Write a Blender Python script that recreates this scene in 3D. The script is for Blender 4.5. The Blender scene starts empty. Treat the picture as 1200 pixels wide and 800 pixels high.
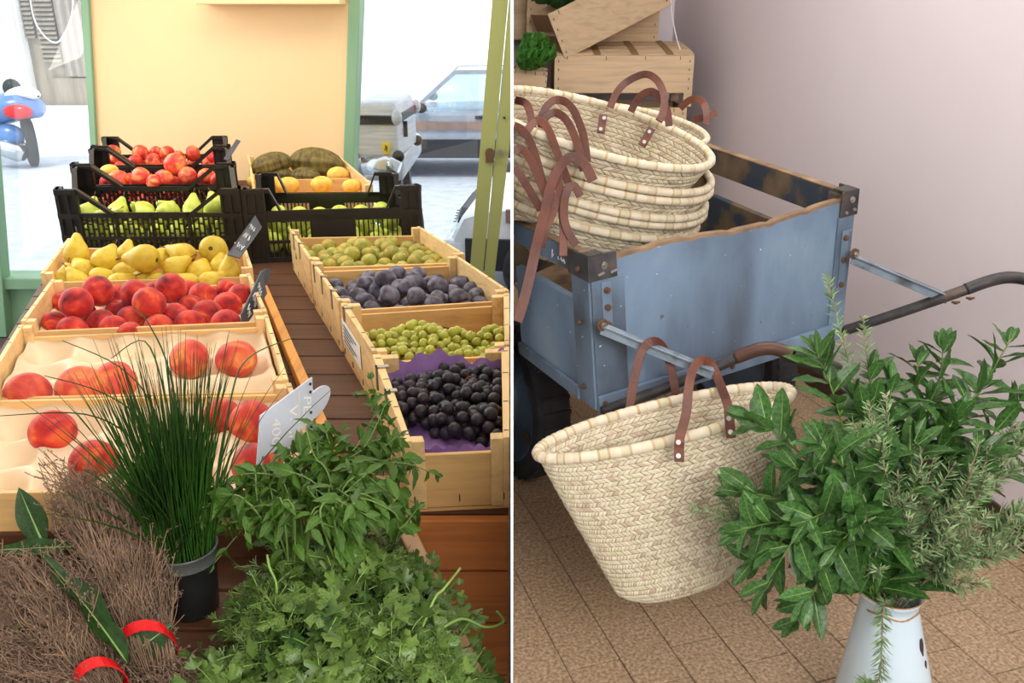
import bpy, bmesh, math, random
from mathutils import Vector, Matrix
# ------------------------------------------------------------------ camera, world, lights, exposure
scn = bpy.context.scene
COL = scn.collection
random.seed(7)
HZ = 1.55
PITCH = math.atan(.38)
cam_d = bpy.data.cameras.new('camera'); cam = bpy.data.objects.new('camera', cam_d); COL.objects.link(cam)
cam_d.sensor_width = 36; cam_d.lens = 30.0; cam_d.clip_start = .02; cam_d.clip_end = 200
cam.location = (0, 0, HZ); cam.rotation_euler = (math.pi/2 - PITCH, 0, 0)
scn.camera = cam

w = bpy.data.worlds.new('World'); scn.world = w; w.use_nodes = True
bg = w.node_tree.nodes['Background']; bg.inputs[0].default_value = (.93, .97, 1, 1); bg.inputs[1].default_value = 1.9

def light(name, kind, loc, target, energy, color, size=1., size_y=None):
    d = bpy.data.lights.new(name, kind); d.energy = energy; d.color = color
    if kind == 'AREA':
        d.size = size
        if size_y: d.shape = 'RECTANGLE'; d.size_y = size_y
    elif kind == 'SUN': d.angle = math.radians(1.0)
    else: d.shadow_soft_size = size
    o = bpy.data.objects.new(name, d); COL.objects.link(o); o.location = loc
    o.rotation_euler = (Vector(target)-Vector(loc)).to_track_quat('-Z', 'Y').to_euler()
    return o
light('sun', 'SUN', (0, -5, 20), (3, 4, 8), 2.2, (1, .96, .9))
light('side_window_light', 'AREA', (-2.35, 3.0, 1.9), (-.7, 2.4, .9), 33, (1, .95, .88), 1.6, 1.4)
light('ceiling_lamp_light', 'AREA', (-1.1, 3.1, 2.75), (-1.1, 2.9, 0), 13, (1, .78, .52), .9, .9)
light('front_fill_light', 'AREA', (.9, -.9, 2.4), (1.1, 2.8, .8), 92, (1, .985, .97), 1.6, 1.4)  # area light added inside the closed front wall to brighten the cart room
light('overhead_fill_light', 'AREA', (.7, 2.7, 2.86), (.95, 2.7, 0), 50, (1, .985, .97), 1.0, 2.6)  # added overhead fill that brightens the mauve wall; no fitting hangs there
light('front_fill_light_left', 'AREA', (-1.0, -.9, 2.5), (-.6, 1.6, .8), 2.6, (1, .93, .82), 1.4, 1.2)  # weak fill added by the same windowless wall for the herb side
scn.view_settings.view_transform = 'Standard'; scn.view_settings.look = 'None'
scn.view_settings.exposure = 0.0; scn.view_settings.gamma = 1.0; scn.view_settings.use_curve_mapping = False
try: scn.cycles.use_denoising = True
except Exception: pass

# ------------------------------------------------------------------ helpers
FV = Vector((0, math.cos(PITCH), -math.sin(PITCH))); UV = Vector((0, math.sin(PITCH), math.cos(PITCH))); RV = Vector((1, 0, 0))
C0 = Vector((0, 0, HZ))
def ray(x, y): return FV + RV*((x-600)/1000) + UV*((400-y)/1000)
def at_z(x, y, z):
    d = ray(x, y); return C0 + d*((z-HZ)/d.z)
def at_k(x, y, k): return C0 + ray(x, y)*k
def at_Y(x, y, Y):
    d = ray(x, y); return C0 + d*(Y/d.y)
def pix(p):
    q = Vector(p)-C0; k = q.dot(FV); return (600+1000*q.x/k, 400-1000*q.dot(UV)/k, k)
def V(*a): return Vector(a)
def lerp(a, b, t): return a+(b-a)*t
def jit(s): return random.uniform(-s, s)
def rv(s): return Vector((jit(s), jit(s), jit(s)))

def clampL(p): return Vector((min(p.x, -.004), p.y, p.z))
def clampR(p): return Vector((max(p.x, .004), p.y, p.z))

WORLD = {}
class MB:
    def __init__(s): s.v = []; s.f = []; s.m = []; s.s = []
    def add(s, vs, fs, mat=0, smooth=False):
        n = len(s.v); s.v += [Vector(p) for p in vs]
        for f in fs: s.f.append([i+n for i in f]); s.m.append(mat); s.s.append(smooth)
        return s
    def hexa(s, P, mat=0):      # 4 bottom, 4 top in the same turning order
        return s.add(P, [(3, 2, 1, 0), (4, 5, 6, 7), (0, 1, 5, 4), (1, 2, 6, 5), (2, 3, 7, 6), (3, 0, 4, 7)], mat)
    def mbox(s, fn, a0, a1, b0, b1, c0, c1, mat=0):
        return s.hexa([fn(a0, b0, c0), fn(a1, b0, c0), fn(a1, b1, c0), fn(a0, b1, c0), fn(a0, b0, c1), fn(a1, b0, c1), fn(a1, b1, c1), fn(a0, b1, c1)], mat)
    def box(s, x0, x1, y0, y1, z0, z1, mat=0):
        return s.mbox(lambda a, b, c: Vector((a, b, c)), x0, x1, y0, y1, z0, z1, mat)
    def bar(s, p, q, wx, wy, up=V(0, 0, 1), mat=0):
        p = Vector(p); q = Vector(q); d = (q-p).normalized(); sx = d.cross(up)
        if sx.length < 1e-4: sx = d.cross(V(0, 1, 0))
        sx.normalize(); sy = sx.cross(d).normalized()
        a = sx*wx/2; b = sy*wy/2
        return s.hexa([p-a-b, p+a-b, p+a+b, p-a+b, q-a-b, q+a-b, q+a+b, q-a+b], mat)
    def tube(s, pts, r, seg=8, mat=0, closed=False, cap=True, mats=None):
        pts = [Vector(p) for p in pts]; n = len(pts)
        rs = r if isinstance(r, (list, tuple)) else [r]*n
        base = len(s.v); nrm = None
        for i, p in enumerate(pts):
            if closed: t = pts[(i+1) % n]-pts[i-1]
            else: t = pts[min(i+1, n-1)]-pts[max(i-1, 0)]
            t = t.normalized() if t.length > 1e-9 else V(0, 0, 1)
            if nrm is None:
                nrm = t.cross(V(0, 0, 1))
                if nrm.length < .1: nrm = t.cross(V(0, 1, 0))
            nrm = nrm - t*nrm.dot(t)
            nrm.normalize(); b = t.cross(nrm)
            for k in range(seg):
                a = 2*math.pi*k/seg; s.v.append(p+(nrm*math.cos(a)+b*math.sin(a))*rs[i])
        for i in range(n if closed else n-1):
            j = (i+1) % n
            for k in range(seg):
                k2 = (k+1) % seg
                s.f.append([base+i*seg+k, base+j*seg+k, base+j*seg+k2, base+i*seg+k2]); s.m.append(mats[i] if mats else mat); s.s.append(True)
        if cap and not closed:
            s.f.append([base+k for k in range(seg)]); s.m.append(mat); s.s.append(False)
            s.f.append([base+(n-1)*seg+k for k in reversed(range(seg))]); s.m.append(mat); s.s.append(False)
        return s
    def ribbon(s, pts, wv, th, mat=0):      # strap: pts path, wv width vector (or list), th thickness
        pts = [Vector(p) for p in pts]; n = len(pts); base = len(s.v)
        for i, p in enumerate(pts):
            t = (pts[min(i+1, n-1)]-pts[max(i-1, 0)]).normalized()
            wd = Vector(wv[i] if isinstance(wv, list) else wv); L = wd.length
            wd = wd - t*wd.dot(t)
            if wd.length < 1e-6: wd = t.cross(V(0, 0, 1))
            wd = wd.normalized()*L*.5; nn = t.cross(wd).normalized()*th*.5
            s.v += [p-wd-nn, p+wd-nn, p+wd+nn, p-wd+nn]
        for i in range(n-1):
            for k in range(4):
                k2 = (k+1) % 4
                s.f.append([base+i*4+k, base+i*4+k2, base+i*4+4+k2, base+i*4+4+k]); s.m.append(mat); s.s.append(False)
        s.f.append([base+3, base+2, base+1, base]); s.m.append(mat); s.s.append(False)
        e = base+(n-1)*4; s.f.append([e, e+1, e+2, e+3]); s.m.append(mat); s.s.append(False)
        return s
    def grid(s, fn, nu, nv, cu=False, cv=False, mat=0, smooth=True, flip=False):
        base = len(s.v); mu = nu if cu else nu+1; mv = nv if cv else nv+1
        for i in range(mu):
            for j in range(mv): s.v.append(Vector(fn(i/nu, j/nv)))
        for i in range(nu):
            for j in range(nv):
                i2 = (i+1) % mu; j2 = (j+1) % mv
                q = [base+i*mv+j, base+i2*mv+j, base+i2*mv+j2, base+i*mv+j2]
                s.f.append(q[::-1] if flip else q); s.m.append(mat); s.s.append(smooth)
        return s
    def lathe(s, c, prof, seg=24, mat=0, ax=None):
        c = Vector(c); M = ax if ax is not None else Matrix.Identity(3)
        def fn(u, v):
            i = v*(len(prof)-1); i0 = min(int(round(i)), len(prof)-1)
            r, z = prof[i0]; a = 2*math.pi*u
            return c+M@Vector((r*math.cos(a), r*math.sin(a), z))
        return s.grid(fn, seg, len(prof)-1, cu=True, mat=mat)
    def ball(s, c, r, seg=10, rings=7, mat=0, sc=(1, 1, 1), rot=None):
        c = Vector(c)
        def fn(u, v):
            th = math.pi*v; a = 2*math.pi*u
            p = Vector((math.sin(th)*math.cos(a)*sc[0], math.sin(th)*math.sin(a)*sc[1], math.cos(th)*sc[2]))*r
            return c+((rot@p) if rot else p)
        return s.grid(fn, seg, rings, cu=True, mat=mat)
    def disc(s, c, n, r, th, seg=10, mat=0):
        c = Vector(c); n = Vector(n).normalized()
        return s.tube([c-n*th/2, c+n*th/2], r, seg, mat)
    def build(s, name, mats, parent=None, loc=None, clamp=None, bevel=0, thing=None, kind=None, part_label=None):
        if not isinstance(mats, (list, tuple)): mats = [mats]
        if clamp: s.v = [clamp(p) for p in s.v]
        me = bpy.data.meshes.new(name)
        if parent is not None: org = WORLD[parent.name]; loc_b = Vector((0, 0, 0))
        else: org = Vector(loc) if loc is not None else Vector((0, 0, 0)); loc_b = org
        me.from_pydata([tuple(p-org) for p in s.v], [], s.f)
        me.polygons.foreach_set('material_index', s.m); me.polygons.foreach_set('use_smooth', s.s)
        for m in mats: me.materials.append(m)
        me.update()
        bm = bmesh.new(); bm.from_mesh(me); bmesh.ops.recalc_face_normals(bm, faces=bm.faces); bm.to_mesh(me); bm.free()
        o = bpy.data.objects.new(name, me); COL.objects.link(o); o.location = loc_b
        WORLD[o.name] = org.copy()
        if parent is not None: o.parent = parent
        if bevel:
            b = o.modifiers.new('edge', 'BEVEL'); b.width = bevel; b.segments = 2; b.limit_method = 'ANGLE'
        if thing: tag(o, *thing)
        if kind: o['kind'] = kind
        if part_label: o['label'] = part_label
        return o
def tag(o, label, cat, group=None):
    o['label'] = label; o['category'] = cat
    if group: o['group'] = group
def thing(name, label, cat, loc, group=None):
    o = bpy.data.objects.new(name, None); COL.objects.link(o); o.location = loc; o.empty_display_size = .05
    WORLD[o.name] = Vector(loc); tag(o, label, cat, group); return o
def inst(name, me, parent, loc, M=None, scale=1., label=None):      # one more object on a shared mesh
    o = bpy.data.objects.new(name, me); COL.objects.link(o)
    p = Vector(loc)
    if parent is not None: o.parent = parent; p = p-WORLD[parent.name]
    o.location = p
    if M is not None: o.rotation_euler = M.to_euler()
    o.scale = (scale,)*3 if not isinstance(scale, (tuple, list)) else scale
    WORLD[o.name] = Vector(loc)
    if label: o['label'] = label
    return o
def mesh_of(mb, name, mats):
    o = mb.build(name, mats); me = o.data; bpy.data.objects.remove(o); return me
def frame(d, n):
    x = Vector(d).normalized(); z = Vector(n); z = z-x*z.dot(x)
    if z.length < 1e-4: z = V(0, 0, 1)-x*x.z if abs(x.z) < .9 else V(0, 1, 0)-x*x.y
    z.normalize(); y = z.cross(x); return Matrix((x, y, z)).transposed()
def randrot():
    return Matrix.Rotation(random.uniform(0, 6.28), 3, 'Z')@Matrix.Rotation(random.uniform(0, 6.28), 3, 'X')@Matrix.Rotation(random.uniform(0, 6.28), 3, 'Y')
def smooth_path(pts, n=6):
    pts = [Vector(p) for p in pts]; out = []
    for i in range(len(pts)-1):
        p0 = pts[max(i-1, 0)]; p1 = pts[i]; p2 = pts[i+1]; p3 = pts[min(i+2, len(pts)-1)]
        for k in range(n):
            t = k/n
            out.append(.5*((2*p1)+(p2-p0)*t+(2*p0-5*p1+4*p2-p3)*t*t+(3*p1-p0-3*p2+p3)*t**3))
    out.append(pts[-1]); return out
ORD = 'zeroth first second third fourth fifth sixth seventh eighth ninth tenth eleventh twelfth thirteenth fourteenth'.split()
def label_rows(objs, fmt, group, nrows, cat):    # labels by row from the front and place in the row
    P = sorted(objs, key=lambda o: -pix(WORLD[o.name])[1]); n = len(P); k = 0
    for r in range(nrows):
        m = (n-k)//(nrows-r); row = sorted(P[k:k+m], key=lambda o: pix(WORLD[o.name])[0]); k += m
        for i, o in enumerate(row):
            tag(o, fmt % (ORD[r+1], ORD[i+1]), cat, group)

# ------------------------------------------------------------------ materials
def S(r, g, b):
    f = lambda c: (c/255/12.92) if c <= 10 else ((c/255+.055)/1.055)**2.4
    return (f(r), f(g), f(b), 1)
def newmat(name):
    m = bpy.data.materials.new(name); m.use_nodes = True; nt = m.node_tree
    return m, nt, nt.nodes['Principled BSDF']
def N(nt, t, **kw):
    n = nt.nodes.new(t)
    for k, v in kw.items():
        if k in n.inputs: n.inputs[k].default_value = v
        else: setattr(n, k, v)
    return n
def ramp(nt, src, stops):
    r = nt.nodes.new('ShaderNodeValToRGB'); nt.links.new(src, r.inputs[0]); e = r.color_ramp.elements
    while len(e) < len(stops): e.new(.5)
    for i, (p, c) in enumerate(stops): e[i].position = p; e[i].color = c
    return r
def mat(name, stops, scale=8., stretch=(1, 1, 1), detail=5., rough=.6, bump=0., bscale=None, metal=0., vary=.12, spec=.4, coat=0., dist=0., sheen=0., trans=0., per_obj=True):
    """noise-coloured material; stops = colour ramp; vary = brightness change from object to object"""
    m, nt, b = newmat(name)
    tc = N(nt, 'ShaderNodeTexCoord'); mp = N(nt, 'ShaderNodeMapping'); nt.links.new(tc.outputs['Object'], mp.inputs[0]); mp.inputs['Scale'].default_value = stretch
    oi = N(nt, 'ShaderNodeObjectInfo')
    vec = mp.outputs[0]
    if per_obj:
        ad = N(nt, 'ShaderNodeVectorMath', operation='ADD'); cb = N(nt, 'ShaderNodeCombineXYZ'); mm = N(nt, 'ShaderNodeMath', operation='MULTIPLY'); mm.inputs[1].default_value = 37.
        nt.links.new(oi.outputs['Random'], mm.inputs[0]); nt.links.new(mm.outputs[0], cb.inputs[0]); nt.links.new(mm.outputs[0], cb.inputs[1])
        nt.links.new(vec, ad.inputs[0]); nt.links.new(cb.outputs[0], ad.inputs[1]); vec = ad.outputs[0]
    no = N(nt, 'ShaderNodeTexNoise'); no.inputs['Scale'].default_value = scale; no.inputs['Detail'].default_value = detail; no.inputs['Distortion'].default_value = dist
    nt.links.new(vec, no.inputs['Vector'])
    r = ramp(nt, no.outputs[0], stops)
    hs = N(nt, 'ShaderNodeHueSaturation'); mr = N(nt, 'ShaderNodeMapRange'); mr.inputs[3].default_value = 1-vary; mr.inputs[4].default_value = 1+vary
    nt.links.new(oi.outputs['Random'], mr.inputs[0]); nt.links.new(mr.outputs[0], hs.inputs['Value']); nt.links.new(r.outputs[0], hs.inputs['Color'])
    nt.links.new(hs.outputs[0], b.inputs['Base Color'])
    b.inputs['Roughness'].default_value = rough; b.inputs['Metallic'].default_value = metal; b.inputs['Specular IOR Level'].default_value = spec
    b.inputs['Coat Weight'].default_value = coat; b.inputs['Sheen Weight'].default_value = sheen
    if bump:
        n2 = N(nt, 'ShaderNodeTexNoise'); n2.inputs['Scale'].default_value = bscale or scale*4; n2.inputs['Detail'].default_value = 4
        nt.links.new(vec, n2.inputs['Vector'])
        bp = N(nt, 'ShaderNodeBump'); bp.inputs['Strength'].default_value = bump; bp.inputs['Distance'].default_value = .01
        nt.links.new(n2.outputs[0], bp.inputs['Height']); nt.links.new(bp.outputs[0], b.inputs['Normal'])
    if trans:
        out = nt.nodes['Material Output']; tr = N(nt, 'ShaderNodeBsdfTranslucent'); mx = N(nt, 'ShaderNodeMixShader'); mx.inputs[0].default_value = trans
        nt.links.new(hs.outputs[0], tr.inputs[0]); nt.links.new(b.outputs[0], mx.inputs[1]); nt.links.new(tr.outputs[0], mx.inputs[2]); nt.links.new(mx.outputs[0], out.inputs[0])
    return m
def plain(name, c, rough=.5, metal=0., spec=.4, vary=0.):
    c2 = tuple(x*.86 for x in c[:3])+(1,)
    return mat(name, [(.35, c2), (.65, c)], 9, rough=rough, metal=metal, spec=spec, vary=vary)
def wood(name, base, axis, dark=.72, rough=.6, vary=.1, sc=1.):
    st = [26, 26, 26]; st[axis] = 2.2
    d = tuple(x*dark for x in base[:3])+(1,)
    l = tuple(min(1, x*1.1) for x in base[:3])+(1,)
    return mat(name, [(.28, d), (.5, base), (.72, l)], 1.6*sc, tuple(st), 6, rough, .12, 3, vary=vary, dist=.6)
M = {}
M['crate_x'] = wood('pale_poplar_crosswise', S(222, 178, 116), 0)
M['crate_y'] = wood('pale_poplar_lengthwise', S(228, 192, 134), 1)
M['deck'] = wood('brown_stained_board', S(84, 49, 27), 0, .6)
M['front'] = wood('orange_brown_plank', S(200, 122, 62), 0, .68)
M['rail'] = wood('honey_pine', S(214, 152, 78), 1)
M['grey_wood'] = wood('weathered_board', S(158, 122, 86), 1, .6)
M['rcrate'] = wood('dry_poplar', S(206, 178, 142), 0, .8, .7)
M['rcrate_dark'] = wood('brown_fibreboard', S(146, 108, 74), 1, .75, .7)
M['bark'] = plain('bark_strip', S(150, 118, 76), .8)
M['staple'] = plain('staple_wire', S(70, 62, 56), .4, .6)
M['steel'] = plain('bright_steel', S(172, 168, 162), .35, .9)
M['plastic'] = mat('black_crate_plastic', [(.3, S(20, 17, 14)), (.7, S(36, 31, 27))], 6, rough=.42, spec=.5, vary=.05)
M['liner'] = mat('cream_tray_liner', [(.3, S(238, 208, 166)), (.7, S(250, 226, 190))], 5, rough=.45, vary=.02, trans=.15)
M['purple'] = mat('purple_tissue', [(.3, S(120, 84, 150)), (.7, S(160, 124, 186))], 7, rough=.7, vary=.02, trans=.2)
M['slate'] = plain('slate_card', S(72, 78, 88), .5)
M['card'] = plain('pale_blue_card', S(206, 216, 232), .55)
M['chalk'] = plain('white_marker', S(250, 248, 246), .7)
M['cream_line'] = plain('cream_line', S(232, 224, 200), .7)
M['ink'] = plain('dark_ink', S(50, 44, 60), .7)
M['peach'] = mat('peach_skin', [(.25, S(84, 14, 24)), (.42, S(168, 30, 32)), (.56, S(200, 54, 38)), (.68, S(222, 102, 50)), (.82, S(240, 170, 90))], 1.05, (1, 1, 1), 3, .62, vary=.12, sheen=.1, spec=.3, dist=.5)
M['peach_pale'] = mat('blushed_peach_skin', [(.25, S(170, 36, 34)), (.47, S(208, 74, 56)), (.62, S(226, 120, 68)), (.78, S(242, 192, 116))], .95, (1, 1, 1), 3, .62, vary=.08, sheen=.1, spec=.3, dist=.5)
M['apple'] = mat('apple_skin', [(.3, S(176, 30, 34)), (.5, S(214, 64, 50)), (.62, S(232, 130, 70)), (.78, S(238, 206, 110))], 1.3, (1, 1, .5), 4, .38, vary=.1, dist=.4)
M['pear'] = mat('yellow_pear_skin', [(.25, S(180, 146, 40)), (.5, S(210, 178, 48)), (.8, S(202, 190, 70))], 1.6, rough=.45, vary=.08, bump=.06, bscale=20)
M['green_pear'] = mat('green_pear_skin', [(.25, S(168, 180, 60)), (.6, S(196, 208, 84)), (.8, S(216, 214, 96))], 1.6, rough=.45, vary=.08)
M['stem'] = plain('dry_stem', S(92, 66, 38), .8)
M['plum'] = mat('bloomed_plum_skin', [(.3, S(46, 34, 42)), (.46, S(80, 76, 90)), (.62, S(116, 112, 126)), (.8, S(92, 66, 74))], 1.5, (1, 1, 1), 5, .55, vary=.14)
M['greengage'] = mat('greengage_skin', [(.25, S(112, 118, 40)), (.48, S(152, 150, 58)), (.62, S(184, 158, 62)), (.76, S(202, 124, 54))], 1.2, rough=.45, vary=.14)
M['grape'] = mat('white_grape_skin', [(.3, S(176, 180, 60)), (.6, S(212, 210, 96)), (.8, S(226, 190, 96))], 30, rough=.25, vary=.12, spec=.6, trans=.3)
M['black_grape'] = mat('black_grape_skin', [(.3, S(20, 16, 22)), (.55, S(44, 38, 48)), (.8, S(76, 58, 64))], 40, rough=.45, vary=.2)
M['grape_stem'] = plain('grape_stalk', S(120, 72, 42), .7)
M['melon'] = mat('dark_melon_rind', [(.3, S(62, 52, 20)), (.5, S(102, 88, 38)), (.75, S(130, 118, 58))], 2.2, (.6, 3, 3), 5, .6, .25, 9, vary=.1)
M['melon_y'] = mat('yellow_melon_rind', [(.3, S(222, 168, 60)), (.7, S(240, 206, 104))], 2.2, rough=.5, vary=.06)
M['chive'] = mat('chive_blade', [(.3, S(28, 58, 18)), (.7, S(60, 102, 34))], 14, rough=.42, trans=.2, vary=.0)
M['mint'] = mat('mint_leaf', [(.3, S(40, 74, 20)), (.7, S(96, 134, 46))], 30, rough=.45, trans=.18, vary=.28, bump=.3, bscale=90)
M['mint_stem'] = plain('mint_stalk', S(104, 128, 62), .6)
M['herb'] = mat('coriander_leaf', [(.3, S(44, 74, 22)), (.7, S(118, 146, 66))], 14, rough=.45, trans=.15, vary=.25)
M['herb_pale'] = mat('coriander_stalk', [(.3, S(108, 146, 62)), (.7, S(146, 178, 92))], 9, rough=.5, vary=.1)
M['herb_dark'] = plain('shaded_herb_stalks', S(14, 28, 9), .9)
M['thyme'] = mat('dried_thyme', [(.3, S(100, 78, 60)), (.7, S(160, 130, 104))], 25, rough=.9, vary=.05)
M['thyme_d'] = mat('thyme_leaf', [(.3, S(96, 78, 66)), (.7, S(142, 120, 106))], 25, rough=.9, vary=.05)
M['band'] = mat('red_tape', [(.3, S(196, 16, 22)), (.7, S(232, 40, 40))], 12, rough=.3, vary=.03)
M['bay_d'] = mat('bunch_bay_leaf', [(.3, S(26, 50, 20)), (.7, S(50, 84, 34))], 20, rough=.4, vary=.15, trans=.15)
M['pot'] = mat('smoky_plastic_pot', [(.3, S(24, 26, 25)), (.7, S(42, 44, 42))], 10, rough=.3, vary=0)
M['pot_rim'] = mat('clear_pot_rim', [(.3, S(84, 88, 84)), (.7, S(112, 114, 110))], 10, rough=.25, vary=0, trans=.3)
M['soil'] = plain('potting_soil', S(40, 30, 22), .95)
# street and shell
M['peach_wall'] = mat('apricot_paint', [(.3, S(242, 208, 158)), (.7, S(246, 214, 166))], 2, rough=.75, vary=0, bump=.05, bscale=60)
M['white_paint'] = mat('white_paint', [(.3, S(232, 230, 226)), (.7, S(242, 241, 238))], 2, rough=.7, vary=0)
M['mauve'] = mat('mauve_plaster', [(.3, S(224, 213, 216)), (.7, S(230, 220, 224))], 1.2, rough=.8, vary=0, bump=.06, bscale=90)
M['green_paint'] = mat('sage_green_paint', [(.3, S(126, 166, 132)), (.7, S(142, 180, 148))], 4, (1, 1, .2), rough=.45, vary=.04)
M['olive_paint'] = mat('olive_green_paint', [(.3, S(150, 156, 94)), (.7, S(166, 170, 108))], 4, (1, 1, .2), rough=.5, vary=.04)
M['asphalt'] = mat('pale_asphalt', [(.3, S(172, 177, 190)), (.7, S(198, 203, 214))], 6, rough=.9, vary=0, bump=.2, bscale=60)
M['facade'] = mat('white_render', [(.3, S(240, 240, 240)), (.7, S(250, 250, 250))], 2, rough=.9, vary=0)
M['beige'] = mat('beige_door_paint', [(.3, S(132, 122, 106)), (.7, S(162, 150, 134))], 3, (3, 1, .4), rough=.8, vary=.06)
M['louvre'] = plain('grey_louvre', S(84, 80, 78), .8)
M['curtain'] = plain('linen_curtain', S(170, 160, 150), .9)
def glass(name, tint, g=.06):
    m, nt, b = newmat(name); out = nt.nodes['Material Output']
    t = N(nt, 'ShaderNodeBsdfTransparent'); t.inputs[0].default_value = tint
    gl = N(nt, 'ShaderNodeBsdfGlossy'); gl.inputs['Roughness'].default_value = .02
    mx = N(nt, 'ShaderNodeMixShader'); mx.inputs[0].default_value = g
    nt.links.new(t.outputs[0], mx.inputs[1]); nt.links.new(gl.outputs[0], mx.inputs[2]); nt.links.new(mx.outputs[0], out.inputs[0])
    return m
M['glass'] = glass('window_glass', (.96, .985, .99, 1))
M['car_glass'] = glass('car_glass', (.84, .92, .96, 1), .12)
M['car_grey'] = plain('grey_car_paint', S(166, 172, 184), .25, .3)
M['car_white'] = plain('white_car_paint', S(236, 240, 246), .2)
M['car_trim'] = plain('brown_side_moulding', S(136, 112, 104), .5)
M['rubber'] = mat('black_rubber', [(.3, S(30, 30, 33)), (.7, S(52, 52, 56))], 14, rough=.8, vary=0, bump=.1, bscale=60)
M['chrome'] = plain('chrome', S(206, 210, 214), .2, .9)
M['scooter'] = plain('blue_scooter_paint', S(104, 138, 196), .25, .2)
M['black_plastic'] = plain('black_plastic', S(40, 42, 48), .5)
M['tail'] = plain('red_tail_lamp', S(222, 28, 42), .2)
M['alu'] = mat('brushed_aluminium', [(.3, S(176, 182, 192)), (.7, S(206, 210, 218))], 5, (1, 1, 20), rough=.45, metal=.2, vary=.02)
M['yellow'] = plain('yellow_sticker', S(240, 206, 30), .4)
# cart side
def paint_mat():
    m = mat('worn_blue_paint', [(.3, S(64, 70, 76)), (.43, S(92, 108, 126)), (.57, S(112, 134, 156)), (.74, S(138, 154, 168))], 3.2, (1, 1, .6), 8, .5, .15, 18, vary=.03, dist=.3)
    nt = m.node_tree; b = nt.nodes['Principled BSDF']; src = b.inputs['Base Color'].links[0].from_socket
    tc = N(nt, 'ShaderNodeTexCoord'); no = N(nt, 'ShaderNodeTexNoise'); no.inputs['Scale'].default_value = 26; no.inputs['Detail'].default_value = 9; no.inputs['Roughness'].default_value = .7
    nt.links.new(tc.outputs['Object'], no.inputs['Vector'])
    r = ramp(nt, no.outputs[0], [(.66, (0, 0, 0, 1)), (.7, (1, 1, 1, 1))])
    mx = N(nt, 'ShaderNodeMixRGB'); mx.inputs[2].default_value = S(92, 74, 58); nt.links.new(r.outputs[0], mx.inputs[0]); nt.links.new(src, mx.inputs[1])
    n3 = N(nt, 'ShaderNodeTexNoise'); n3.inputs['Scale'].default_value = 60; n3.inputs['Detail'].default_value = 2
    nt.links.new(tc.outputs['Object'], n3.inputs['Vector'])
    r3 = ramp(nt, n3.outputs[0], [(.74, (0, 0, 0, 1)), (.76, (1, 1, 1, 1))])
    mx3 = N(nt, 'ShaderNodeMixRGB'); mx3.inputs[2].default_value = S(196, 202, 206); nt.links.new(r3.outputs[0], mx3.inputs[0]); nt.links.new(mx.outputs[0], mx3.inputs[1])
    nt.links.new(mx3.outputs[0], b.inputs['Base Color']); return m
M['blue'] = paint_mat()
M['edge'] = mat('bare_timber_edge', [(.3, S(104, 82, 62)), (.7, S(162, 134, 104))], 12, rough=.85, vary=.04)
M['inside'] = mat('flaking_dark_paint', [(.42, S(52, 62, 74)), (.5, S(96, 82, 66)), (.75, S(126, 104, 78))], 9, rough=.8, vary=.03, detail=8)
M['iron'] = mat('blackened_iron', [(.3, S(44, 42, 42)), (.55, S(72, 70, 70)), (.75, S(104, 84, 70))], 16, rough=.5, metal=.35, vary=.05, detail=8)
M['paint_iron'] = mat('grey_painted_iron', [(.35, S(70, 72, 74)), (.5, S(126, 140, 152)), (.8, S(150, 164, 176))], 14, rough=.5, metal=.1, vary=.03, detail=8)
M['rust'] = plain('rusty_bolt', S(112, 84, 62), .6, .4)
M['brown_grip'] = plain('worn_brown_tube', S(92, 66, 54), .45, .3)
M['green_grip'] = plain('dark_green_grip', S(48, 58, 40), .35)
M['leather'] = mat('brown_leather', [(.3, S(80, 44, 34)), (.7, S(114, 66, 48))], 14, rough=.48, vary=.1, bump=.15, bscale=90)
M['straw'] = [mat('straw_%s' % n, [(.3, a), (.7, b)], 34, rough=.62, vary=.0) for n, a, b in (('pale', S(210, 196, 168), S(224, 212, 188)), ('warm', S(198, 182, 152), S(216, 202, 174)), ('green', S(198, 188, 154), S(212, 202, 170)), ('tan', S(178, 158, 134), S(196, 176, 152)))]
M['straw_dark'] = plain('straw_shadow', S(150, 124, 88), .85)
M['stitch'] = plain('palm_stitch', S(200, 172, 132), .8)
M['tile'] = mat('speckled_brown_tile', [(.34, S(132, 108, 82)), (.5, S(162, 136, 106)), (.66, S(190, 164, 134))], 110, rough=.5, vary=.06, detail=3)
M['grout'] = plain('grey_grout', S(92, 82, 76), .9)
M['skirting'] = plain('dark_brown_skirting', S(66, 44, 36), .5)
M['enamel'] = mat('white_enamel', [(.3, S(204, 224, 234)), (.7, S(218, 234, 242))], 3, rough=.18, vary=0, spec=.6)
M['chip'] = plain('chipped_enamel', S(74, 52, 50), .7)
M['rust_line'] = plain('rust_stain', S(176, 132, 84), .7)
M['bay'] = mat('laurel_leaf', [(.3, S(38, 74, 35)), (.7, S(84, 126, 60))], 14, rough=.36, vary=.3, trans=.22)
M['bay_rib'] = plain('laurel_midrib', S(138, 166, 92), .5)
M['bay_stem'] = plain('laurel_stem', S(96, 122, 48), .6)
M['ros'] = mat('rosemary_needle', [(.3, S(96, 126, 78)), (.7, S(150, 174, 122))], 20, rough=.55, vary=.1)
M['ros_stem'] = plain('rosemary_twig', S(156, 132, 112), .8)
M['lettuce'] = mat('lettuce_leaf', [(.3, S(42, 96, 30)), (.7, S(92, 154, 56))], 18, rough=.45, vary=.2, trans=.25, bump=.4, bscale=40)
M['lettuce_d'] = mat('dark_lettuce_leaf', [(.3, S(34, 62, 30)), (.7, S(70, 104, 52))], 18, rough=.5, vary=.2, bump=.4, bscale=40)
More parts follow.
